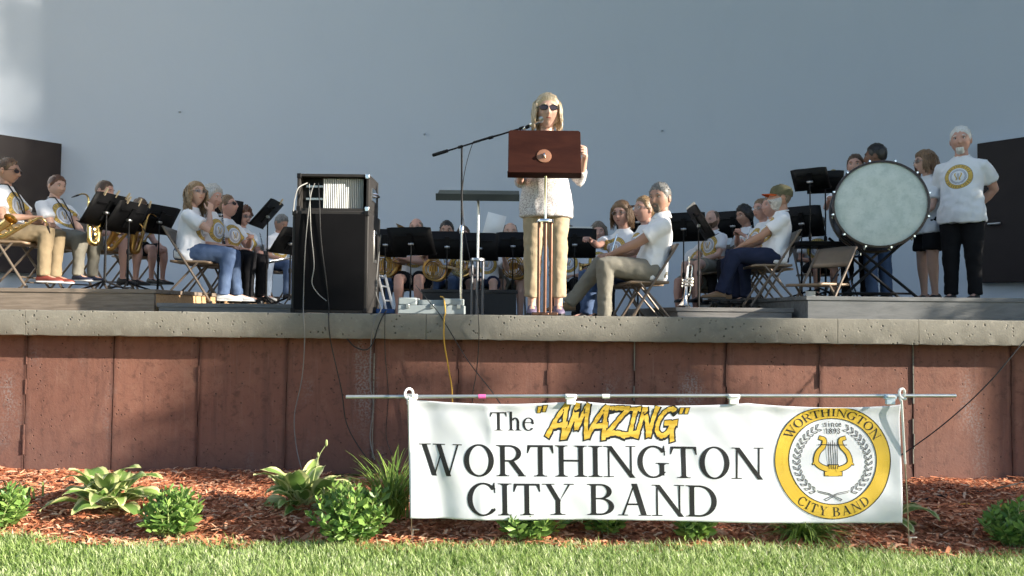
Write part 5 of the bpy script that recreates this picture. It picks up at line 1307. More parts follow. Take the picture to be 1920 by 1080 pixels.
def place(t, a, b, roll=0.0):
    """stand the thing's +Z along a->b with its origin at a"""
    z = (b-a).normalized(); x, y = frame(z); M3 = Matrix((x, z.cross(x), z)).transposed() @ Matrix.Rotation(R(roll), 3, 'Z')
    t.location = a; t.rotation_euler = M3.to_euler()
def sax(a, b, roll, label, brass=None):
    """alto saxophone; a bottom bow, b top of the straight body (0.52 m)"""
    brass = brass or M_BRASS; t = thing('saxophone', label, 'saxophone', (0, 0, 0), 0, 'saxophones'); place(t, a, b, roll)
    k = (b-a).length/.50
    S = lambda *p: Vector(p)*k
    q = MB(); q.tube([S(0, 0, .50), S(0, 0, .38), S(0, 0, .20), S(0, 0, .06)], [.012*k, .017*k, .024*k, .030*k], 12); q.build('body_tube', brass, t)
    q = MB(); q.tube(catmull([S(0, 0, .065), S(0, .012, .02), S(0, .05, 0), S(0, .088, .02), S(0, .10, .07)], 4), [k*r for r in np.linspace(.031, .040, 17)], 12); q.build('bow', brass, t)
    q = MB(); q.tube([S(0, .10, .06), S(0, .105, .14), S(0, .115, .21), S(0, .125, .25), S(0, .130, .27)], [.040*k, .045*k, .052*k, .062*k, .072*k], 16, caps=False); q.build('bell', brass, t)
    q = MB(); q.tube(catmull([S(0, 0, .49), S(0, 0, .535), S(0, -.02, .575), S(0, -.07, .585), S(0, -.135, .56)], 4), [k*r for r in np.linspace(.012, .0075, 17)], 8); q.build('neck', brass, t)
    q = MB(); q.tube([S(0, -.115, .567), S(0, -.15, .552), S(0, -.20, .528)], [.010*k, .011*k, .005*k], 8); q.build('mouthpiece', M_EBONY, t)
    q = MB()
    for i in range(11): z = .10+.036*i; q.lathe([(.011*k, 0), (.012*k, .006*k), (.004*k, .008*k)], 8, Matrix.Translation(S(.012*(1 if i % 2 else -1), .020+.004*(10-i)/10, z)) @ Matrix.Rotation(R(-90), 4, 'X'))
    for x in (-.022, .024): q.tube([S(x, .012, .10), S(x, .010, .46)], .0028*k, 5)
    for z, x in ((.16, .045), (.10, .05), (.22, -.045)): q.lathe([(.022*k, 0), (.023*k, .006*k), (.01*k, .009*k)], 10, Matrix.Translation(S(x, .05, z)) @ Matrix.Rotation(R(90), 4, 'Y'))
    q.build('keywork', brass, t)['kind'] = 'stuff'; return t
def clarinet(a, b, label):
    t = thing('clarinet', label, 'clarinet', (0, 0, 0), 0, 'clarinets'); place(t, a, b); L = (b-a).length; k = L/.66
    q = MB(); q.lathe([(.028*k, 0), (.030*k, .004*k), (.020*k, .05*k), (.0145*k, .10*k), (.0135*k, .3*k), (.013*k, .50*k), (.0145*k, .52*k), (.013*k, .56*k)], 12); q.build('body_tube', M_EBONY, t)
    q = MB(); q.tube([(0, 0, .56*k), (0, 0, .60*k), (0, .006*k, .66*k)], [.011*k, .0115*k, .004*k], 8); q.build('mouthpiece', M_EBONY, t)
    q = MB()
    for z in (.10, .32, .50, .56): q.lathe([(.0152*k, z*k-.004), (.016*k, z*k), (.0152*k, z*k+.004)], 12)
    for x in (-.012, .013): q.tube([(x*k, -.012*k, .12*k), (x*k, -.012*k, .48*k)], .002*k, 5)
    for i in range(9): q.lathe([(.007*k, 0), (.007*k, .004*k), (.002*k, .005*k)], 8, Matrix.Translation((0, -.014*k, (.13+.042*i)*k)) @ Matrix.Rotation(R(90), 4, 'X'))
    q.build('keywork', M_SILVER, t)['kind'] = 'stuff'; return t
def flute(a, b, label):
    t = thing('flute', label, 'flute', (0, 0, 0), 0, 'flutes'); place(t, a, b); L = (b-a).length
    MB().tube([(0, 0, 0), (0, 0, L)], .0105, 10).build('body_tube', M_SILVER, t); q = MB()
    for i in range(12): q.lathe([(.008, 0), (.008, .004), (.002, .005)], 8, Matrix.Translation((0, -.011, L*(.06+.045*i))) @ Matrix.Rotation(R(90), 4, 'X'))
    q.build('keywork', M_SILVER, t)['kind'] = 'stuff'; q = MB(); q.lathe([(.014, L*.86), (.015, L*.90), (.014, L*.93)], 10); q.build('lip_plate', M_SILVER, t); return t
def trumpet(a, b, roll, label, m=None):
    """a bell rim, b mouthpiece end"""
    m = m or M_SILVER; t = thing('trumpet', label, 'trumpet', (0, 0, 0), 0, 'trumpets'); place(t, a, b, roll); L = (b-a).length; k = L/.48; S = lambda *p: Vector(p)*k
    q = MB(); q.tube([S(0, 0, 0), S(0, 0, .015), S(0, 0, .04), S(0, 0, .09), S(0, 0, .16), S(0, 0, .36)], [k*r for r in (.061, .048, .032, .019, .010, .0065)], 18, caps=False); q.build('bell', m, t)
    q = MB(); q.tube(catmull([S(0, 0, .35), S(0, 0, .385), S(0, .03, .40), S(0, .075, .385), S(0, .078, .33), S(0, .078, .13), S(0, .055, .10), S(0, .028, .10), S(0, .020, .13), S(0, .018, .30), S(0, .018, .43)], 5), .0062*k, 8); q.build('tubing', m, t)
    q = MB(); q.tube([S(0, .018, .42), S(0, .018, .46), S(0, .018, .48)], [.006*k, .007*k, .0135*k], 10); q.build('mouthpiece', m, t)
    for i in range(3):
        q = MB(); z = (.20+.030*i)*k; q.tube([(0, -.035*k, z), (0, .105*k, z)], .0115*k, 10); q.tube([(0, -.035*k, z), (0, -.065*k, z)], .003*k, 6); q.lathe([(.009*k, 0), (.009*k, .005*k)], 8, Matrix.Translation((0, -.065*k, z)) @ Matrix.Rotation(R(90), 4, 'X')); q.build('valve', m, t)
    q = MB(); q.tube(catmull([S(.015, .04, .25), S(.05, .04, .25), S(.06, .04, .235), S(.05, .04, .22), S(.015, .04, .22)], 3), .005*k, 6); q.build('tuning_slide', m, t); return t
def horn(c, facing, label, m=None, sc=1.0):
    m = m or M_BRASS; t = thing('french_horn', label, 'french horn', c, facing, 'french horns'); k = sc
    for r, z, n in ((.135, 0, 'coil'), (.115, .02, 'coil'), (.09, -.015, 'coil')):
        q = MB(); pts = [Vector((r*k*math.cos(a), z*k, r*k*math.sin(a)*1.05)) for a in [2*PI*i/26 for i in range(26)]]; q.tube(pts, .0085*k, 7, closed=True); q.build(n, m, t)
    q = MB(); q.tube(catmull([(.05*k, 0, -.13*k), (-.06*k, .01, -.15*k), (-.14*k, .02, -.12*k), (-.20*k, .035*k, -.03*k), (-.215*k, .045*k, .03*k)], 5), [k*r for r in np.geomspace(.012, .055, 20)]+[.14*k], 18, caps=False); q.build('bell', m, t)
    q = MB()
    for i in range(4):
        x = (-.045+.03*i)*k; q.tube([(x, -.02*k, -.03*k), (x, -.02*k, .05*k)], .014*k, 9)
    q.build('rotary_valves', m, t)
    for i in range(3): q = MB(); x = (-.05+.04*i)*k; q.tube(catmull([(x, -.025*k, .09*k), (x, -.025*k, -.09*k), (x+.012*k, -.025*k, -.105*k), (x+.024*k, -.025*k, -.09*k), (x+.024*k, -.025*k, .08*k)], 3), .006*k, 6); q.build('valve_slide', m, t)
    q = MB(); q.tube(catmull([(.11*k, 0, .08*k), (.16*k, -.02, .16*k), (.20*k, -.06, .22*k)], 4), [.005*k]*9, 7); q.build('leadpipe', m, t); return t
def tuba(c, facing, label):
    t = thing('euphonium', label, 'euphonium', c, facing, 'low brass'); 
    q = MB(); q.tube(catmull([(0, 0, -.30), (.0, 0, -.10), (-.01, 0, .10), (-.04, -.02, .22), (-.07, -.04, .30)], 5), list(np.geomspace(.045, .09, 18))+[.10, .115, .145], 20, caps=False); q.build('bell', M_OLDBRASS, t)
    q = MB(); q.tube(catmull([(0, 0, -.28), (.03, 0, -.37), (.10, 0, -.39), (.16, 0, -.33), (.165, 0, -.10), (.14, 0, .02), (.09, 0, .0), (.085, 0, -.25)], 5), list(np.linspace(.044, .012, 36)), 10); q.build('tubing', M_OLDBRASS, t)
    for i in range(3): q = MB(); q.tube([(.05+.035*i, -.05, -.25), (.05+.035*i, -.05, -.05)], .015, 9); q.build('valve', M_OLDBRASS, t)
    return t
M_CABLEB = mat('black_cable', (0.012, 0.012, 0.013), 0.5); M_CABLEG = mat('grey_cable', (0.16, 0.16, 0.155), 0.5); M_CABLEY = mat('yellow_cord', (0.62, 0.36, 0.04), 0.5); M_CABLEW = mat('pale_grey_cable', (0.30, 0.30, 0.29), 0.5)
def cable(label, pts, m, r=.0045, name='cable', cat='cable', group='cables over the stage front'):
    """pts: (px, py, Y) or (px, py, 'g') for lying on the bed"""
    q = []
    for a in pts:
        if a[2] == 'g':
            p = G(a[0], a[1], .06); p.z = float(bed_z(np.array(p.x), np.array(min(p.y, 5.72))))+.012; q.append(p)
        else: q.append(P(*a))
    b = MB(); b.tube(catmull(q, 7), r*.8, 7); o = b.build(name, m); return tag(o, label, cat, group)
# ================================================================== PLACEMENT
def H(at, **k): k['at'] = at; return k
# ---------------------------------------------------------------- conductor / speaker at the lectern
YC = 6.02
cond = person('woman speaking at the lectern in a speckled knit top, sand trousers and sunglasses', 1026, 177, YC, ZL+.001, 180, 'stand', fem=True, hair=('bob', 'blond'), glasses='sun', top='knit', bottom=('sand', 'crop'), shoes='sandal',
              rh=H((.20, .17, 1.02), pole=(.12, -.6, -.8), hand='half', dir=(.1, .9, .2), palm=(0, 0, 1)), lh=H((-.285, .13, 1.20), pole=(-.15, -.5, -.9), hand='half', dir=(.05, 1, .15), palm=(1, 0, 0)), fat=.0, head=(4, 2, 0), group='people on the stage front')
M_MAHOG = m_wood('red_mahogany', (0.024, 0.006, 0.004), (0.036, 0.010, 0.006), (1.0, 4, 4)); M_MAHOG.node_tree.nodes['Principled BSDF'].inputs['Specular IOR Level'].default_value = .12; M_COPPER = mat('copper_plate', (0.36, 0.17, 0.10), .45, .4, var=.25)
M_BRONZE = mat('bronze_posts', (0.16, 0.085, 0.06), .3, .8)
YT = 5.74; c = P(1021, 285, YT)
t = thing('lectern', 'mahogany conductor lectern with copper disc on a three post column', 'lectern', (P(1021, 585, YT).x, YT, ZL)); Hh = c.z-ZL; Rm = Matrix.Rotation(R(-17), 3, 'X')
wL, hL = 137*YT/F_PX, 90*YT/F_PX
poly = []
for sx, sy, a0 in ((1, 1, 0), (-1, 1, 90), (-1, -1, 180), (1, -1, 270)):
    rr = .022 if sy > 0 else .003
    for k in range(5): a = R(a0+k*22.5); poly.append((sx*(wL/2-rr)+rr*math.cos(a), sy*(hL/2-rr)+rr*math.sin(a)))
Md = Matrix.Translation((c.x-t.location.x, 0, Hh)) @ Rm.to_4x4() @ Matrix.Rotation(R(90), 4, 'X') @ Matrix.Translation((0, 0, -.011))
b = MB(); b.prism(poly, .022, Md); b.build('desk', M_MAHOG, t, bevel=.003)
b = MB(); b.box(Md @ Vector((0, -hL/2+.012, -.035)), (wL+.008, .075, .022), Rm); b.build('book_ledge', M_MAHOG, t, bevel=.003)
dx = c.x-t.location.x
b = MB(); b.lathe([(.058, 0), (.056, .006), (.03, .010)], 24, Md @ Matrix.Translation((-.004, -.042, .022))); b.build('mount_disc', M_COPPER, t)
b = MB(); b.ball(Md @ Vector((-.004, -.045, .038)), (.012, .02, .022), 10, 8); b.build('tilt_knuckle', M_CHROME, t)
zc = P(1020, 415, YT).z-ZL
b = MB(); b.tube([Md @ Vector((-.004, -.045, .036)), Vector((dx, -.02, Hh-.09)), Vector((0, 0, Hh-.14)), Vector((0, 0, zc))], [.010, .011, .013, .013], 10); b.build('inner_pole', M_CHROME, t)
for x, y in ((-.047, .02), (.0, -.04), (.047, .02)):
    b = MB(); b.tube([(x, y, .0), (x, y, zc)], .0125, 10); b.build('post', M_BRONZE, t)
b = MB(); b.lathe([(.066, zc-.012), (.068, zc), (.064, zc+.012)], 20); b.build('collar_plate', M_CHROME, t)
b = MB(); b.box((0, 0, .012), (.20, .12, .024)); b.box((0, .06, .010), (.06, .26, .020)); b.build('base', M_BRONZE, t, bevel=.006)
# ---------------------------------------------------------------- boom microphone stand
M_MIC = mat('mic_grille', (0.55, 0.55, 0.55), .4, .8)
YM = 6.45; base = P(864, 560, YM); t = thing('microphone_stand', 'black boom microphone stand left of the lectern', 'microphone stand', (base.x, YM, ZF))
jq = P(866, 276, YM)-Vector((base.x, YM, ZF)); e0 = P(812, 291, YM+.06)-Vector((base.x, YM, ZF)); e1 = P(992, 236, YM-.42)-Vector((base.x, YM, ZF))
for k in range(3):
    a = R(80+120*k); b = MB(); b.tube([(0, 0, .10), (math.cos(a)*.28, math.sin(a)*.28, .012)], .009, 8); b.build('leg', M_BLKMET, t)
b = MB(); b.tube([(0, 0, .02), (0, 0, .85)], .012, 10); b.lathe([(.02, 0), (.021, .05), (.015, .07)], 10, Matrix.Translation((0, 0, .82))); b.build('lower_tube', M_CHROME, t)
b = MB(); b.tube([(0, 0, .86), jq], .0085, 10); b.build('upper_tube', M_BLKMET, t)
b = MB(); b.tube([e0, e0.lerp(e1, .16)], .015, 10); b.build('counterweight', M_BLKMET, t)
b = MB(); b.tube([e0.lerp(e1, .1), e1], .0075, 8); b.build('boom', M_BLKMET, t)
for f in (.30, .62, .93): b = MB(); b.tube([e0.lerp(e1, f-.02), e0.lerp(e1, f+.02)], .014, 8); b.build('boom_clutch', M_BLKMET, t)
e2 = P(1022, 220, YM-.50)-Vector((base.x, YM, ZF)); m_ = thing('microphone', 'silver handheld microphone clipped to the boom', 'microphone', e1+Vector((base.x, YM, ZF))); dv = e2-e1
b = MB(); b.tube([-dv*.2, dv*.15], .015, 10); b.build('clip', M_BLKMET, m_)
b = MB(); b.tube([-dv*.35, dv*.62], [.013, .017], 12); b.build('handle', M_SILVER, m_)
b = MB(); b.tube([dv*.60, dv*.66, dv*.80, dv*.95, dv*1.02], [.018, .027, .031, .026, .010], 14); b.build('grille', M_MIC, m_)
tag(cable('black microphone cable hanging down the boom stand to the lawn', [(985, 240, YM-.40), (900, 262, YM-.1), (884, 275, YM-.02), (868, 345, YM), (870, 420, YM), (884, 500, 6.2), (896, 575, 5.75), (897, 592, 5.57), (898, 640, 5.58), (893, 700, 5.6), (886, 745, 5.62), (884, 840, 5.64), (880, 905, 5.5)], M_CABLEB, .0042), group='cables over the stage front')
# ---------------------------------------------------------------- grey conductor stand behind
YG = 7.6; cg = P(897, 366, YG); t = thing('conductor_stand', 'wide grey flat conductor stand behind the microphone stand', 'music stand', (cg.x, YG, ZF)); hg = cg.z-ZF
M_GREYDESK = mat('slate_grey_laminate', (0.028, 0.037, 0.039), .6, spec=.2); Rm = Matrix.Rotation(R(-68), 3, 'X')
b = MB(); b.box((0, 0, hg+.0), (154*YG/F_PX, .022, .36), Rm); b.build('desk', M_GREYDESK, t, bevel=.004)
b = MB(); b.box(Vector((0, 0, hg))+Rm @ Vector((0, -.02, -.18)), (154*YG/F_PX, .07, .012), Rm); b.build('ledge', M_GREYDESK, t, smooth=False)
zz = P(897, 487, YG).z-ZF
b = MB(); b.tube([(0, 0, hg-.01), (0, 0, zz)], .013, 10); b.build('inner_pole', M_STEEL, t)
for x, y in ((-.055, .02), (0, -.04), (.055, .02)): b = MB(); b.tube([(x, y, .02), (x, y, zz)], .013, 10); b.build('post', mat('grey_posts', (.16, .16, .17), .4, .6), t)
b = MB(); b.lathe([(.075, zz-.012), (.076, zz), (.07, zz+.014)], 18); b.build('collar_plate', M_STEEL, t); b = MB(); b.box((0, 0, .012), (.4, .3, .024)); b.build('base', M_BLKMET, t, bevel=.005)
# ---------------------------------------------------------------- speaker cabinet and amplifier
YS = 5.80
x0, x1 = P(547, 480, YS).x, P(690, 480, YS).x; zs = P(620, 395, YS).z; M_TOLEX = mat('black_vinyl_covering', (0.024, 0.022, 0.021), .6, var=.25, bump=.3, bs=300, bd=.001, spec=.3); M_GRILLE = mat('black_grille_cloth', (0.006, 0.006, 0.007), .9, var=.2, bump=.3, bs=400, bd=.001, spec=.1)
t = thing('speaker_cabinet', 'tall black speaker cabinet standing on the ledge', 'speaker', ((x0+x1)/2, YS, ZL)); W_ = x1-x0; Hc = zs-ZL; D_ = .52
b = MB(); b.box((0, D_/2, Hc/2), (W_, D_, Hc)); b.build('cabinet', M_TOLEX, t, bevel=.008)
b = MB(); b.box((0, -.004, Hc/2), (W_-.045, .012, Hc-.05)); b.build('grille', M_GRILLE, t, bevel=.003)
for hz in (.68,):
    b = MB(); b.box((W_/2+.002, D_*.55, Hc*hz), (.006, .12, .26)); h_ = b.build('side_handle', M_STEEL, t, bevel=.002); b = MB(); b.box((W_/2+.006, D_*.55, Hc*hz), (.006, .085, .21)); b.build('handle_recess', M_BLKMET, h_, smooth=False); b = MB(); b.tube([(W_/2+.012, D_*.55, Hc*hz-.10), (W_/2+.02, D_*.55, Hc*hz-.06), (W_/2+.02, D_*.55, Hc*hz+.06), (W_/2+.012, D_*.55, Hc*hz+.10)], .009, 8); b.build('grip', M_BLKMET, h_)
for sx in (-1, 1):
    for z in (.02, Hc-.02): b = MB(); b.box((sx*(W_/2-.018), -.002, z), (.04, .016, .04)); b.build('corner_guard', M_BLKMET, t, bevel=.006)
xa0, xa1 = P(557, 360, YS+.02).x, P(692, 360, YS+.02).x; za = P(620, 326, YS+.02).z
t = thing('amplifier_case', 'black amplifier rack case with pale louvred panel on top of the speaker', 'amplifier', ((xa0+xa1)/2, YS+.02, zs)); W_ = xa1-xa0; Ha = za-zs; D_ = .40; th = .022
b = MB(); b.box((0, D_/2, Ha-th/2), (W_, D_, th)); b.box((0, D_/2, th/2), (W_, D_, th))
for sx in (-1, 1): b.box((sx*(W_/2-th/2), D_/2, Ha/2), (th, D_, Ha-2*th))
b.box((0, D_-.01, Ha/2), (W_-2*th, .02, Ha-2*th)); b.build('case', M_TOLEX, t, bevel=.003)
for sx in (-1, 1):
    for z in (.018, Ha-.018): b = MB(); b.box((sx*(W_/2-.014), .004, z), (.034, .022, .040)); b.build('corner_guard', M_CHROME if sx > 0 else M_BLKMET, t, bevel=.005)
b = MB(); b.box((-W_*.20, .10, Ha/2), (W_*.50, .02, Ha-2*th)); b.build('rear_panel', M_BLKMET, t, smooth=False)
for z in (.36, .70): b = MB(); b.box((-W_*.2, .082, Ha*z), (W_*.42, .014, .016)); b.build('rack_rail', M_STEEL, t, smooth=False)
nl = 22; xl0, xl1 = -W_*.5+W_*.335, W_*.5-W_*.10
for i in range(nl):
    x = xl0+(xl1-xl0)*(i+.5)/nl; b = MB(); b.box((x, .055, Ha*.5), ((xl1-xl0)/nl*.55, .022, Ha*.80), Matrix.Rotation(R(35), 3, 'Z')); b.build('louvre', mat('pale_grey_louvre', (.36, .38, .38), .4, .2), t, smooth=False)
b = MB(); b.box(((xl0+xl1)/2, .075, Ha/2), (xl1-xl0, .008, Ha*.82)); b.build('louvre_back', mat('slate_louvre_back', (.12, .15, .16), .5), t, smooth=False)
b = MB(); b.box((W_/2+.004, D_*.45, Ha*.52), (.008, .16, .10)); b.tube([(W_/2+.01, D_*.25, Ha*.52), (W_/2+.035, D_*.3, Ha*.52), (W_/2+.035, D_*.6, Ha*.52), (W_/2+.01, D_*.65, Ha*.52)], .010, 8); b.build('side_handle', M_CHROME, t)
# cables from the amplifier
Y1 = YS-.012
cable('pale cable looping from the left of the amplifier down behind the speaker', [(576, 343, YS+.06), (560, 352, YS-.03), (553, 372, YS-.035), (550, 396, YS-.03)], M_CABLEW, .0055)
cable('pale cable falling straight down the front of the speaker to the bed', [(590, 344, YS+.06), (584, 360, YS-.02), (578, 400, YS-.025), (572, 470, YS-.025), (569, 560, YS-.025), (569, 590, 5.57), (571, 640, 5.57), (566, 710, 5.62), (552, 780, 5.66), (556, 840, 5.64), (566, 882, 5.55)], M_CABLEG, .0048)
cable('short pale cable wriggling down the middle of the speaker', [(580, 345, YS+.06), (581, 370, YS-.02), (583, 430, YS-.02), (589, 495, YS-.02), (585, 530, YS-.02), (596, 550, YS-.02), (612, 564, YS-.02)], M_CABLEW, .004)
cable('pale cable curving down the right side of the speaker front to the mulch', [(597, 344, YS+.06), (599, 380, YS-.02), (602, 450, YS-.02), (612, 530, YS-.02), (617, 578, YS-.025), (616, 592, 5.57), (620, 640, 5.57), (640, 730, 5.60), (652, 800, 5.62), (690, 862, 5.6), (715, 890, 5.55)], M_CABLEB, .0055)
cable('grey cable from the hand cart down the wall to the daylily', [(714, 440, 6.2), (708, 500, 6.2), (705, 548, 6.1), (714, 580, 5.72), (703, 598, 5.57), (696, 640, 5.57), (694, 720, 5.6), (700, 760, 5.62), (694, 820, 5.64), (702, 862, 5.6)], M_CABLEG, .0055)
cable('black cable falling beside the grey one to the daylily', [(725, 582, 5.66), (722, 592, 5.57), (722, 660, 5.57), (728, 740, 5.6), (724, 815, 5.63), (737, 858, 5.6)], M_CABLEB, .0038)
cable('black cable looping under the ledge beside the speaker', [(724, 583, 5.66), (717, 594, 5.565), (708, 615, 5.56), (698, 645, 5.57), (685, 656, 5.58), (665, 650, 5.6), (650, 635, 5.62), (640, 632, 5.7)], M_CABLEB, .0065)
cable('yellow extension cord hanging over the ledge', [(826, 556, 6.08), (832, 560, 6.0), (835, 585, 5.66), (833, 598, 5.57), (833, 640, 5.57), (841, 690, 5.6), (848, 740, 5.63), (850, 860, 5.62), (850, 905, 5.5)], M_CABLEY, .0065, 'extension_cord', 'cord')
cable('black cable running diagonally from the grey case to the banner', [(780, 535, 6.3), (800, 560, 5.9), (822, 586, 5.62), (838, 612, 5.56), (880, 680, 5.2), (927, 741, 4.7), (960, 800, 4.6), (985, 905, 4.9)], M_CABLEB, .0042)
cable('black cable sagging diagonally at the right of the wall', [(1990, 560, 5.3), (1920, 640, 5.3), (1850, 722, 5.3), (1770, 795, 5.35), (1690, 853, 5.45), (1640, 880, 5.5), (1600, 910, 5.5)], M_CABLEB, .0055)
cable('black hose lying along the wall foot at left', [(-60, 880, 'g'), (0, 889, 'g'), (60, 900, 'g'), (110, 893, 'g'), (170, 905, 'g'), (260, 912, 'g'), (330, 905, 'g'), (360, 918, 'g'), (450, 925, 'g')], M_CABLEB, .009, 'garden_hose', 'hose', 'hoses and cords on the bed')
cable('black hose lying along the wall foot at right', [(1990, 880, 'g'), (1915, 895, 'g'), (1840, 915, 'g'), (1780, 922, 'g'), (1700, 930, 'g')], M_CABLEB, .008, 'garden_hose', 'hose', 'hoses and cords on the bed')
cable('yellow cord lying on the mulch at right', [(1990, 928, 'g'), (1920, 936, 'g'), (1870, 940, 'g'), (1800, 939, 'g'), (1720, 946, 'g'), (1660, 950, 'g')], M_CABLEY, .006, 'extension_cord', 'cord', 'hoses and cords on the bed')
# ---------------------------------------------------------------- grey tool case, hand cart
YK = 5.95; M_CASE = mat('grey_green_case_plastic', (0.27, 0.31, 0.32), .5, var=.15); xk0, xk1 = P(746, 570, YK).x, P(870, 570, YK).x
t = thing('equipment_case', 'grey plastic equipment case open on the ledge', 'case', ((xk0+xk1)/2, YK, ZL)); W_ = xk1-xk0
b = MB(); b.box((0, .12, .035), (W_, .24, .07)); b.build('tub', M_CASE, t, bevel=.006)
b = MB(); b.box((-W_*.36, .12, .100), (W_*.28, .22, .060)); b.box((W_*.33, .12, .098), (W_*.30, .22, .056)); b.build('raised_end', M_CASE, t, bevel=.010)
b = MB(); b.box((-.0, .14, .092), (W_*.42, .16, .044)); b.build('lid_block', M_CASE, t, bevel=.006)
for x in (-.35, .02, .42): b = MB(); b.box((W_*x, -.006, .062), (.028, .014, .034)); b.build('latch', M_STEEL, t, bevel=.003)
YH = 6.25; t = thing('hand_cart', 'small folded aluminium hand cart beside the speaker', 'cart', (P(722, 580, YH).x, YH, ZL)); M_ALU = mat('bright_aluminium', (.78, .79, .80), .3, .9)
bx = t.location.x
for (xa, ya, xb, yb) in ((708, 512, 724, 581), (722, 516, 738, 581)):
    a_, b_ = P(xa, ya, YH+.1)-t.location, P(xb, yb, YH-.1)-t.location; b_.z = max(.012, b_.z); b = MB(); b.tube([a_, b_], .011, 8); b.build('rail', M_ALU, t)
for f in (.05, .35, .75):
    a_ = P(708, 512, YH+.1).lerp(P(724, 581, YH-.1), f)-t.location; b_ = P(722, 516, YH+.1).lerp(P(738, 581, YH-.1), f)-t.location; b = MB(); b.tube([a_, b_], .007, 8); b.build('rung', M_ALU, t)
b = MB(); b.box((.02, -.09, .02), (.15, .06, .035)); b.build('toe_plate', mat('blue_plastic', (.02, .09, .30), .4), t, bevel=.004)

# ---------------------------------------------------------------- saxophone row (on the wooden riser)
def bring(J, w): return J['W'](w)
LAPR = H((.10, .24, .68)); LAPL = H((-.10, .24, .68))
s1 = person('young man in sunglasses with a saxophone across his lap at far left', 16, 297, 6.85, ZR1, -84, hair=('short', 'brown'), glasses='sun', bottom=('khaki', 'long'), shoes='red', skin='tan', head=(-2, -4, 0), lean=-4, strap=True, fat=.03,
            rh=H((.12, .30, .74), hand='grip'), lh=H((-.05, .36, .70), hand='grip'))
sax(P(2, 446, 6.5), P(66, 412, 6.42), 215, 'brass saxophone lying on the lap of the young man in sunglasses'); chair_for(s1, 'the young man in sunglasses at far left')
s2 = person('heavy young man with sandy hair holding an upright saxophone', 107, 329, 7.35, ZR1, -100, hair=('short', 'auburn'), fat=.115, bottom=('stone', 'long'), shoes='navy', head=(-14, -8, 0), lean=-3, strap=True,
            rh=H((.14, .30, .60), hand='grip'), lh=H((-.02, .38, .66), hand='grip'))
sax(P(168, 456, 6.95), P(166, 378, 6.95), 150, 'brass saxophone held upright by the heavy young man', M_BRASS); chair_for(s2, 'the heavy young saxophonist')
s3 = person('short haired man with a neck strap behind the leftmost music stand', 196, 338, 7.8, ZR1, -100, hair=('crop', 'brown'), bottom=('plaid', 'shorts'), head=(8, -10, 0), strap=True, lean=2, fat=.045, rh=H((.10, .36, .66), hand='grip'), lh=H((-.10, .40, .72), hand='grip'), skin='rosy')
sax(P(208, 470, 7.35), P(250, 424, 7.35), 200, 'worn brass saxophone on the lap behind the leftmost music stand', M_OLDBRASS); chair_for(s3, 'the short haired saxophonist with a neck strap')
s4 = person('saxophonist in shorts mostly hidden behind the pinned music stands', 262, 372, 8.5, ZR1, -104, fat=.05, hair=('short', 'brown'), bottom=('black', 'shorts'), head=(0, -16, 0), lean=8, side=2, rh=H((.10, .36, .62), hand='grip'), lh=H((-.10, .42, .70), hand='grip'), skin='rosy')
sax(P(258, 474, 7.8), P(276, 410, 7.85), 200, 'worn brass saxophone standing between the knees right of the pinned stands', M_OLDBRASS); chair_for(s4, 'the hidden saxophonist in shorts')
music_stand(208, 394, 6.95, ZR1, 80, 32, 'black music stand at far left with clothes pins', pins=3, w=.44, h=.34)
music_stand(250, 408, 7.15, ZR1, 78, 34, 'second black music stand from left with clothes pins', pins=3, w=.44, h=.34)
# ---------------------------------------------------------------- clarinet rows (on the low platform)
c1 = person('woman with long wavy hair and glasses touching her chin', 368, 340, 7.55, ZR2, -82, fem=True, fat=.05, hair=('long', 'dirtyblond'), glasses='clear', bottom=('jeans', 'long'), shoes='white', head=(-46, 10, 0), lean=4,
            rh=H((.06, .23, 1.00), pole=(.5, .1, -.9), hand='half', dir=(-.2, .1, 1), palm=(-.5, -.6, 0)), lh=H((-.05, .30, .64)), legs={1: ((.10, .46, .55), (.11, .40, .08)), -1: ((-.12, .47, .55), (-.13, .50, .08))})
chair_for(c1, 'the long haired woman in jeans')
c2 = person('older woman with pale blond hair beside the long haired woman', 398, 347, 8.1, ZR2, -106, fem=True, hair=('full', 'white'), bottom=('black', 'long'), head=(0, -6, 0), skin='rosy'); chair_for(c2, 'the pale blond older woman')
c3 = person('woman in sunglasses with her face raised holding a clarinet', 428, 366, 8.55, ZR2, -116, fem=True, hair=('short', 'lightbrown'), glasses='sun', bottom=('black', 'long'), head=(18, 14, 0), skin='rosy', lean=-4, fat=.03,
            rh=H((.06, .32, .66), hand='grip'), lh=H((-.04, .32, .80), hand='grip')); chair_for(c3, 'the clarinettist in sunglasses')
clarinet(P(421, 462, 8.15), P(416, 392, 8.25), 'black clarinet standing upright before the woman in sunglasses')
c4 = person('older woman with curly auburn hair and glasses', 457, 388, 9.2, ZR2, -126, fem=True, fat=.035, hair=('curly', 'auburn'), glasses='clear', bottom=('pale', 'long'), shoes='white', head=(2, -6, 0), skin='rosy', rh=H((.08, .33, .66), hand='grip'), lh=H((-.05, .36, .72), hand='grip')); chair_for(c4, 'the curly haired older woman')
clarinet(P(496, 476, 8.55), P(487, 436, 8.6), 'black clarinet held by the curly haired older woman')
c5 = person('grey haired person bowed over a flute beside the speaker', 527, 402, 9.3, ZR2, -124, hair=('short', 'grey'), bottom=('jeans', 'long'), head=(4, -30, 0), lean=8, rh=H((.10, .36, .68), hand='grip'), lh=H((-.14, .40, .68), hand='grip'), skin='tan'); chair_for(c5, 'the bowed grey haired player')
flute(P(500, 494, 8.6), P(552, 482, 8.45), 'silver flute on the lap of the bowed grey haired player')
music_stand(511, 402, 8.0, ZR2, 92, 40, 'tall black music stand beside the curly haired woman', w=.50, h=.36, pins=1)
music_stand(305, 412, 8.0, ZR2, 70, 32, 'black music stand behind the long haired woman', w=.46, h=.34)
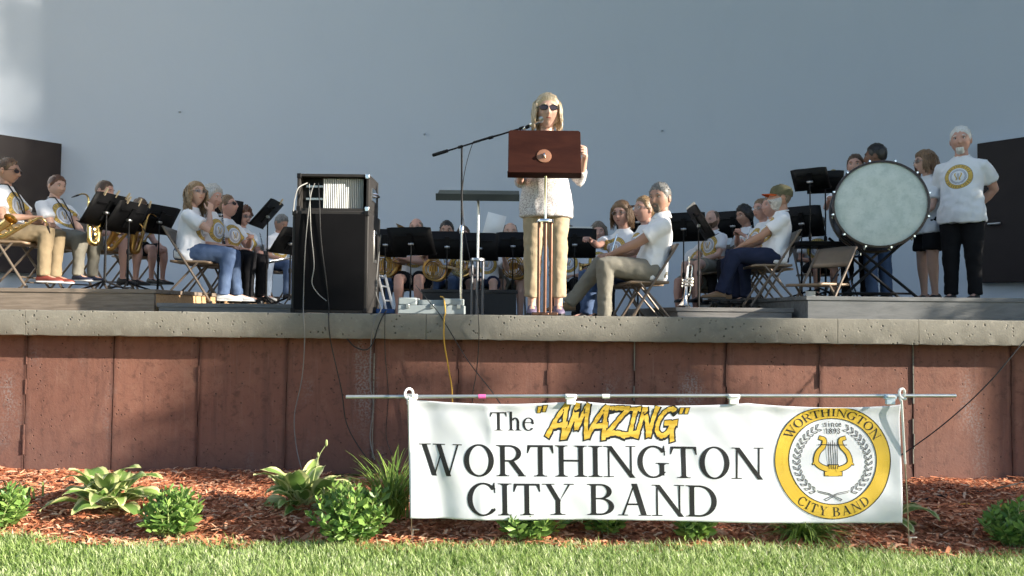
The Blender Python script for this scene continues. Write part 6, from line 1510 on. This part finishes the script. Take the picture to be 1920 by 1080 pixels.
music_stand(552, 452, 7.6, ZR2, 66, 38, 'black music stand half hidden by the speaker', w=.40, h=.32)
music_stand(415, 398, 8.9, ZR2, 30, 28, 'black music stand behind the pale blond woman', w=.50, h=.34)
# ---------------------------------------------------------------- middle back rows
m1 = person('bald man with folded arms behind the brown-lit music stand', 781, 408, 9.35, ZF, 176, hair=('bald', 'greybrown'), fat=.04, bottom=('black', 'shorts'), skin='rosy', rh=H((-.10, .24, .80), hand='relax', pole=(.8, .2, -.4)), lh=H((.08, .27, .76), hand='relax', pole=(-.8, .2, -.4))); chair_for(m1, 'the bald man with folded arms')
m2 = person('dark haired man looking over a black music stand', 838, 414, 10.2, ZF, 180, hair=('short', 'dark'), bottom=('jeans', 'long'), skin='tan', rh=H((.12, .30, .70), hand='grip'), lh=H((-.12, .3, .7), hand='grip')); chair_for(m2, 'the dark haired man in the back row')
m3 = person('brown haired player mostly hidden behind the middle music stands', 869, 424, 10.4, ZF, 180, hair=('short', 'brown'), bottom=('black', 'shorts'), rh=H((.14, .30, .72), hand='grip'), lh=H((-.10, .3, .7), hand='grip')); chair_for(m3, 'the hidden brown haired player')
m4 = person('player in a printed tee raising a white sheet of paper', 914, 436, 9.6, ZF, 178, hair=('short', 'greybrown'), fat=.03, bottom=('navy', 'shorts'), rh=H((.12, .30, .66)), lh=H((-.24, .26, 1.02), pole=(-.5, .3, -.9), hand='half', dir=(.2, .2, 1), palm=(0, 1, 0)), k_head=.95); chair_for(m4, 'the player raising a sheet of paper')
m5 = person('balding player with a french horn left of the speaking woman', 957, 416, 10.2, ZF, 182, hair=('balding', 'greybrown'), bottom=('stone', 'shorts'), rh=H((.14, .26, .74), hand='grip'), lh=H((-.10, .3, .7), hand='grip')); chair_for(m5, 'the balding french horn player')
pq = P(927, 422, 9.35); t = thing('paper_sheet', 'tilted white paper sheet held up above the music stands', 'paper', pq)
b = MB(); Rp = Matrix.Rotation(R(14), 3, 'Y') @ Matrix.Rotation(R(-12), 3, 'X'); b.add([Rp @ Vector(q) for q in ((-.12, 0, -.16), (.12, 0, -.16), (.12, .012, 0), (.12, 0, .15), (-.12, 0, .15), (-.12, .012, 0))], [(0, 1, 2, 5), (5, 2, 3, 4)]); b.build('sheet', M_PAPER, t, ang=0).modifiers.new('solid', 'SOLIDIFY').thickness = .0008
horn(P(812, 505, 9.0), R(180), 'brass french horn on the lap of the bald man', M_OLDBRASS, .9); horn(P(862, 497, 9.75), R(170), 'brass french horn behind the grey stand posts', M_BRASS, 1.0); horn(P(962, 500, 9.7), R(175), 'brass french horn with many slides left of the speaking woman', M_OLDBRASS, 1.05)
horn(P(716, 497, 9.0), R(200), 'dark brass french horn right of the speaker cabinet', M_OLDBRASS, .9)
tuba(P(748, 470, 9.9), R(150), 'old brass euphonium whose bell rises right of the speaker')
m0 = person('player holding the euphonium right of the speaker cabinet', 728, 440, 10.1, ZF, 170, hair=('short', 'brown'), bottom=('jeans', 'long'), head=(0, -20, 0), lean=10, rh=H((.14, .26, .80), hand='grip'), lh=H((-.05, .3, .8), hand='grip')); chair_for(m0, 'the euphonium player')
music_stand(768, 452, 8.05, ZF, -12, 38, 'brown-lit black music stand with drooping desk in front of the bald man', w=.50, h=.36)
music_stand(838, 459, 8.75, ZF, 0, 12, 'upright black music stand in front of the dark haired man', w=.46, h=.33)
music_stand(899, 462, 8.7, ZF, 0, 12, 'upright black music stand in front of the raised sheet', w=.44, h=.33)
music_stand(962, 458, 9.1, ZF, 0, 12, 'black music stand just left of the speaking woman', w=.42, h=.31)
music_stand(722, 455, 8.9, ZF, 5, 15, 'black music stand beside the right edge of the speaker cabinet', w=.50, h=.34)
music_stand(1078, 455, 8.9, ZF, 0, 12, 'black music stand just right of the speaking woman', w=.52, h=.36, paper=True)
# ---------------------------------------------------------------- right hand rows
r1 = person('player with brown bowl cut hair in the back right of the speaking woman', 1122, 416, 9.9, ZF, 176, fem=True, hair=('bob', 'greybrown'), bottom=('black', 'long'), skin='rosy'); chair_for(r1, 'the bowl cut player at the back')
r2 = person('woman with shoulder length brown hair and glasses reaching for music', 1166, 377, 7.95, ZF, 132, fem=True, hair=('bob', 'lightbrown'), glasses='clear', bottom=('jeans', 'long'), head=(16, -2, 0), skin='rosy', rh=H((.02, .50, .86), pole=(.5, -.2, -.8), hand='half'), lh=H((-.08, .34, .70), hand='grip')); chair_for(r2, 'the brown haired woman reaching for music')
trumpet(P(1088, 500, 7.45), P(1150, 482, 7.5), 30, 'brass cornet on the lap of the brown haired woman', M_BRASS)
r3 = person('fair haired woman with glasses looking left behind the grey haired man', 1208, 368, 7.3, ZF, 110, fem=True, hair=('updo', 'dirtyblond'), glasses='clear', bottom=('jeans', 'long'), head=(8, 4, 0), skin='rosy', lean=-3, rh=H((.06, .36, .68), hand='grip'), lh=H((-.05, .32, .70), hand='grip'), legs={1: ((.12, .44, .56), (.12, .60, .08)), -1: ((-.10, .44, .56), (-.12, .58, .08))}); chair_for(r3, 'the fair haired woman with glasses')
flute(P(1141, 492, 6.95), P(1157, 440, 6.98), 'silver flute standing on the lap of the fair haired woman')
r4 = person('grey haired man with goatee in a white polo and khaki trousers stretching his leg', 1238, 343, 6.78, ZF, 94, hair=('short', 'grey'), beard=('goatee', 'greybrown'), top='polo', bottom=('stone', 'long'), shoes='tan', head=(44, -4, 0), lean=-10, skin='tan', fat=.03, jaw=.8,
            rh=H((.04, .34, .66), pole=(.7, -.3, -.6)), lh=H((-.02, .38, .64), pole=(-.7, -.3, -.6)), legs={1: ((.11, .45, .56), (.12, .84, .09)), -1: ((-.11, .45, .56), (-.12, .44, .08))}); chair_for(r4, 'the grey haired man in the polo')
r5 = person('grey brown haired player behind the tilted music stand right of the polo man', 1316, 416, 9.1, ZF, 140, hair=('full', 'greybrown'), bottom=('stone', 'shorts'), skin='rosy', head=(0, -10, 0)); chair_for(r5, 'the player behind the tilted stand')
r6 = person('balding bearded man in a printed tee looking down', 1336, 393, 8.8, ZR3, 122, hair=('balding', 'brown'), beard=('short', 'brown'), bottom=('stone', 'shorts'), skin='fair', head=(4, -14, 0), rh=H((.10, .30, .66), hand='grip'), lh=H((-.08, .34, .66), hand='grip')); chair_for(r6, 'the balding bearded man')
r7 = person('young player with thick black hair facing left', 1396, 385, 8.7, ZR3, 108, hair=('full', 'dark'), bottom=('black', 'long'), head=(4, -8, 0), skin='tan'); chair_for(r7, 'the young player with black hair')
r8 = person('woman with glasses resting her hands on an upright trumpet', 1428, 373, 8.25, ZR3, 108, fem=True, hair=('short', 'lightbrown'), glasses='clear', bottom=('navy', 'long'), head=(10, 2, 0), skin='rosy', rh=H((.04, .34, .92), pole=(.7, 0, -.7), hand='grip'), lh=H((-.04, .34, .90), pole=(-.7, 0, -.7), hand='grip')); chair_for(r8, 'the woman with the upright trumpet')
trumpet(P(1392, 482, 7.75), P(1408, 428, 7.85), 60, 'silver trumpet held upright in front of the woman with glasses')
r9 = person('ruddy faced man half hidden behind the man in the cap', 1446, 366, 7.9, ZR3, 102, hair=('short', 'greybrown'), bottom=('navy', 'long'), skin='rosy', head=(4, 0, 0)); chair_for(r9, 'the ruddy faced man')
r10 = person('bearded man in a camouflage cap with orange bill and dark jeans', 1463, 347, 7.35, ZR3, 84, hair=('short', 'greybrown'), beard=('full', 'white'), cap=True, bottom=('navy', 'long'), shoes='tan', skin='tan', head=(-2, 6, 0), lean=-8, fat=.03, rh=H((.08, .36, .66)), lh=H((-.04, .40, .66)), legs={1: ((.10, .44, .60), (.10, .52, .08)), -1: ((-.10, .44, .58), (-.14, .66, .08))}); chair_for(r10, 'the bearded man in the cap')
trumpet(P(1283, 574, 6.72), P(1291, 482, 6.75), 20, 'silver trumpet standing on its bell by the tilted music stand')
music_stand(1301, 418, 6.95, ZF, -93, 32, 'tilted black music stand seen edge-on right of the polo man', w=.46, h=.34, paper=True)
music_stand(1500, 415, 8.3, ZR3, -45, 22, 'black music stand behind the man in the cap', w=.46, h=.36)
music_stand(1195, 412, 8.6, ZF, -25, 20, 'black music stand behind the brown haired woman', w=.54, h=.36)
music_stand(1372, 420, 9.2, ZR3, -35, 20, 'black music stand between the balding man and the black haired player', w=.5, h=.34)
music_stand(1280, 425, 8.5, ZF, -30, 18, 'black music stand behind the shoulder of the polo man', w=.5, h=.34)
# ---------------------------------------------------------------- percussion
p1 = person('grey haired drummer bowed behind the snare drum', 1532, 404, 8.9, ZR4-.10, 176, hair=('full', 'greybrown'), bottom=('black', 'shorts'), skin='rosy', head=(0, -24, 0), lean=6); chair_for(p1, 'the bowed grey haired drummer')
p2 = person('woman with pinned up hair behind the bass drum raising a cymbal', 1604, 289, 8.5, ZR4, 146, 'stand', fem=True, hair=('updo', 'brown'), bottom=('black', 'long'), skin='rosy', rh=H((.22, .34, 1.14), hand='grip'), lh=H((-.05, .36, 1.10), hand='grip'))
p3 = person('black haired man in jeans turned away behind the bass drum', 1642, 270, 8.3, ZR4, 20, 'stand', hair=('short', 'dark'), bottom=('jeans', 'long'), skin='brown', head=(30, 0, 0), shoes='black')
p4 = person('young woman with a brown bob and glasses in black shorts facing left', 1735, 282, 8.2, ZR4, 92, 'stand', fem=True, hair=('bob', 'lightbrown'), glasses='clear', bottom=('black', 'shorts'), skin='fair', head=(-6, 0, 0), rh=H((.16, .14, .86)), lh=H((-.10, .26, .88), hand='half'))
p5 = person('white haired man with goatee standing with hands behind his back', 1801, 237, 7.75, ZR4, 136, 'stand', hair=('short', 'snow'), beard=('chin', 'snow'), fat=.035, bottom=('black', 'long'), skin='rosy', head=(6, -2, 0), rh=H((.06, -.20, .90), pole=(.8, -.5, -.15)), lh=H((-.06, -.21, .90), pole=(-.8, -.5, -.15)), jaw=.85)
m6 = person('dark haired player half hidden behind the speaking woman', 1066, 424, 9.9, ZF, 174, hair=('full', 'dark'), bottom=('black', 'long'), skin='tan'); chair_for(m6, 'the player half hidden behind the speaking woman')
# bass drum
YD = 7.0; cd = P(1650, 383, YD); rad = 83*YD/F_PX; ax = Vector((-.33, -.94, .04)).normalized(); dep = .40
t = thing('bass_drum', 'large concert bass drum with mottled pale green head', 'drum', (cd.x, cd.y, ZR4)); lc = Vector((0, 0, cd.z-ZR4)); xx, yy = frame(ax); Md = Matrix.Translation(lc) @ Matrix((xx, ax.cross(xx), ax)).transposed().to_4x4()
M_DSHELL = mat('dark_drum_shell', (0.035, 0.022, 0.018), .3, var=.3); M_HOOP = mat('dark_hoop', (0.05, 0.035, 0.03), .3, .2)
n_ = NB('mottled_drum_head'); cc_ = n_.mix(n_.step(n_.noise(11, 8, rough=.75), .3, .72), (0.50, 0.58, 0.54), (0.74, 0.79, 0.75)); cc_ = n_.mix(n_.math('MULTIPLY', n_.step(n_.noise(22, 5), .5, .7), .25), cc_, (0.42, 0.51, 0.47)); M_DHEAD = n_.done(cc_, .55, 0, .3)
b = MB(); b.lathe([(rad*.975, -dep), (rad*.975, 0)], 56, Md); b.build('shell', M_DSHELL, t)
b = MB(); b.lathe([(rad*.0, .010), (rad*.5, .010), (rad*.945, .010), (rad*.975, .004), (rad*.98, -.02)], 56, Md, caps=False); b.build('drum_head', M_DHEAD, t)
b = MB(); b.lathe([(rad*.0, -dep-.010), (rad*.945, -dep-.010), (rad*.98, -dep+.01)], 56, Md, caps=False); b.build('drum_head', M_DHEAD, t)
for z in (0, -dep): b = MB(); b.lathe([(rad*.955, z-.022), (rad*1.0, z-.024), (rad*1.012, z), (rad*1.0, z+.022), (rad*.955, z+.024), (rad*.955, z-.022)], 56, Md, caps=False); b.build('hoop', M_HOOP, t)
for k in range(12):
    a = 2*PI*(k+.4)/12; d_ = Vector((math.cos(a), math.sin(a), 0)); b = MB(); b.tube([Md @ (d_*rad*1.02+Vector((0, 0, -.10))), Md @ (d_*rad*1.03+Vector((0, 0, .028)))], .006, 6); b.ball(Md @ (d_*rad*1.0+Vector((0, 0, -.10))), (.014, .014, .03), 8, 6); b.box(Md @ (d_*rad*1.01+Vector((0, 0, .024))), (.016, .016, .014)); b.build('tension_rod', M_CHROME, t)
st_ = thing('drum_stand', 'black crossed-leg stand under the bass drum', 'drum stand', (cd.x, cd.y, ZR4)); zc_ = lc.z-rad*.80
cx = [Vector((x, y, 0)) for x, y in ((-.33, .06), (.33, -.02), (-.33, .34), (.33, .30))]
for (a_, b_) in ((cx[0], cx[1]), (cx[2], cx[3])):
    for p_, q_ in ((a_, b_), (b_, a_)): b = MB(); b.tube([p_+Vector((0, 0, .015)), Vector((q_.x*.95, q_.y+.06, lc.z-rad*.68))], .014, 8); b.build('leg', M_BLKMET, st_)
for y0 in (.04, .33): b = MB(); b.tube([(-.33, y0, .05), (.33, y0+.03, .05)], .010, 8); b.build('crossbar', M_BLKMET, st_)
# snare, trap table, cymbal in hands
sn = P(1583, 470, 8.3); t = thing('snare_drum', 'chrome snare drum left of the bass drum', 'drum', (sn.x, sn.y, ZR4)); hz = sn.z-ZR4
b = MB(); b.lathe([(.165, hz-.07), (.165, hz+.07)], 28, caps=False); b.build('shell', M_CHROME, t); b = MB(); b.lathe([(.0, hz+.072), (.16, hz+.072), (.168, hz+.066)], 28, caps=False); b.build('drum_head', M_PAPER, t)
for z in (-.065, .065): b = MB(); b.lathe([(.166, hz+z-.008), (.174, hz+z), (.166, hz+z+.008)], 28, caps=False); b.build('hoop', M_CHROME, t)
for k in range(8): a = 2*PI*k/8; b = MB(); b.tube([(math.cos(a)*.175, math.sin(a)*.175, hz-.06), (math.cos(a)*.175, math.sin(a)*.175, hz+.06)], .006, 6); b.build('lug', M_CHROME, t)
for k in range(3): a = R(30+120*k); b = MB(); b.tube([(0, 0, hz-.12), (math.cos(a)*.25, math.sin(a)*.25, .01)], .009, 8); b.tube([(0, 0, hz-.14), (math.cos(a)*.15, math.sin(a)*.15, hz-.075)], .007, 6); b.build('stand_leg', M_CHROME, t)
tb = P(1535, 456, 7.75); t = thing('trap_table', 'black padded percussion table between the cap man and the snare drum', 'table', (tb.x, tb.y, ZR4)); hz = tb.z-ZR4
b = MB(); b.box((0, 0, hz-.02), (.52, .36, .05)); b.build('top', M_BLKMET, t, bevel=.008); b = MB(); b.tube([(0, 0, hz-.03), (0, 0, .08)], .014, 8); b.build('pole', M_BLKMET, t)
for k in range(3): a = R(90+120*k); b = MB(); b.tube([(0, 0, .12), (math.cos(a)*.25, math.sin(a)*.25, .01)], .010, 8); b.build('leg', M_BLKMET, t)
music_stand(1516, 335, 7.6, ZR4, -38, 40, 'tall black music stand left of the bass drum', w=.36, h=.26)
music_stand(1548, 340, 7.9, ZR4, -20, 34, 'second tall black music stand close behind the first by the drum', w=.36, h=.26)
for (px, py, Y, lab) in ((1568, 346, 8.12, 'brass hand cymbal raised by the woman with pinned up hair'),):
    q = P(px, py, Y); t = thing('cymbal', lab, 'cymbal', q); b = MB(); b.lathe([(.0, .03), (.03, .028), (.045, .012), (.12, .003), (.17, 0), (.172, -.001), (.12, .001)], 28, Matrix.Rotation(R(75), 4, 'Y'), caps=False); b.build('plate', M_BRASS, t); b = MB(); b.tube([(.03, 0, .0), (.07, .0, .02), (.08, 0, -.03)], .008, 6); b.build('strap', M_BLKMET, t)
# front right empty chair and foam cup
q = P(1585, 590, 6.22); chair(q.x, 6.75, ZF, R(118), 'empty tan folding chair in front of the bass drum')
q = P(1520, 575, 6.75); t = thing('foam_cup', 'tall white foam cup on the floor by the empty chair', 'cup', (q.x, 6.75, ZR3)); b = MB(); b.lathe([(.034, 0), (.036, .01), (.043, .15), (.045, .152), (.045, .158), (.041, .158), (.034, .02)], 20, caps=False); b.lathe([(.0, .004), (.035, .004)], 20, caps=False); b.build('cup_wall', mat('white_foam', (.8, .82, .83), .6), t)
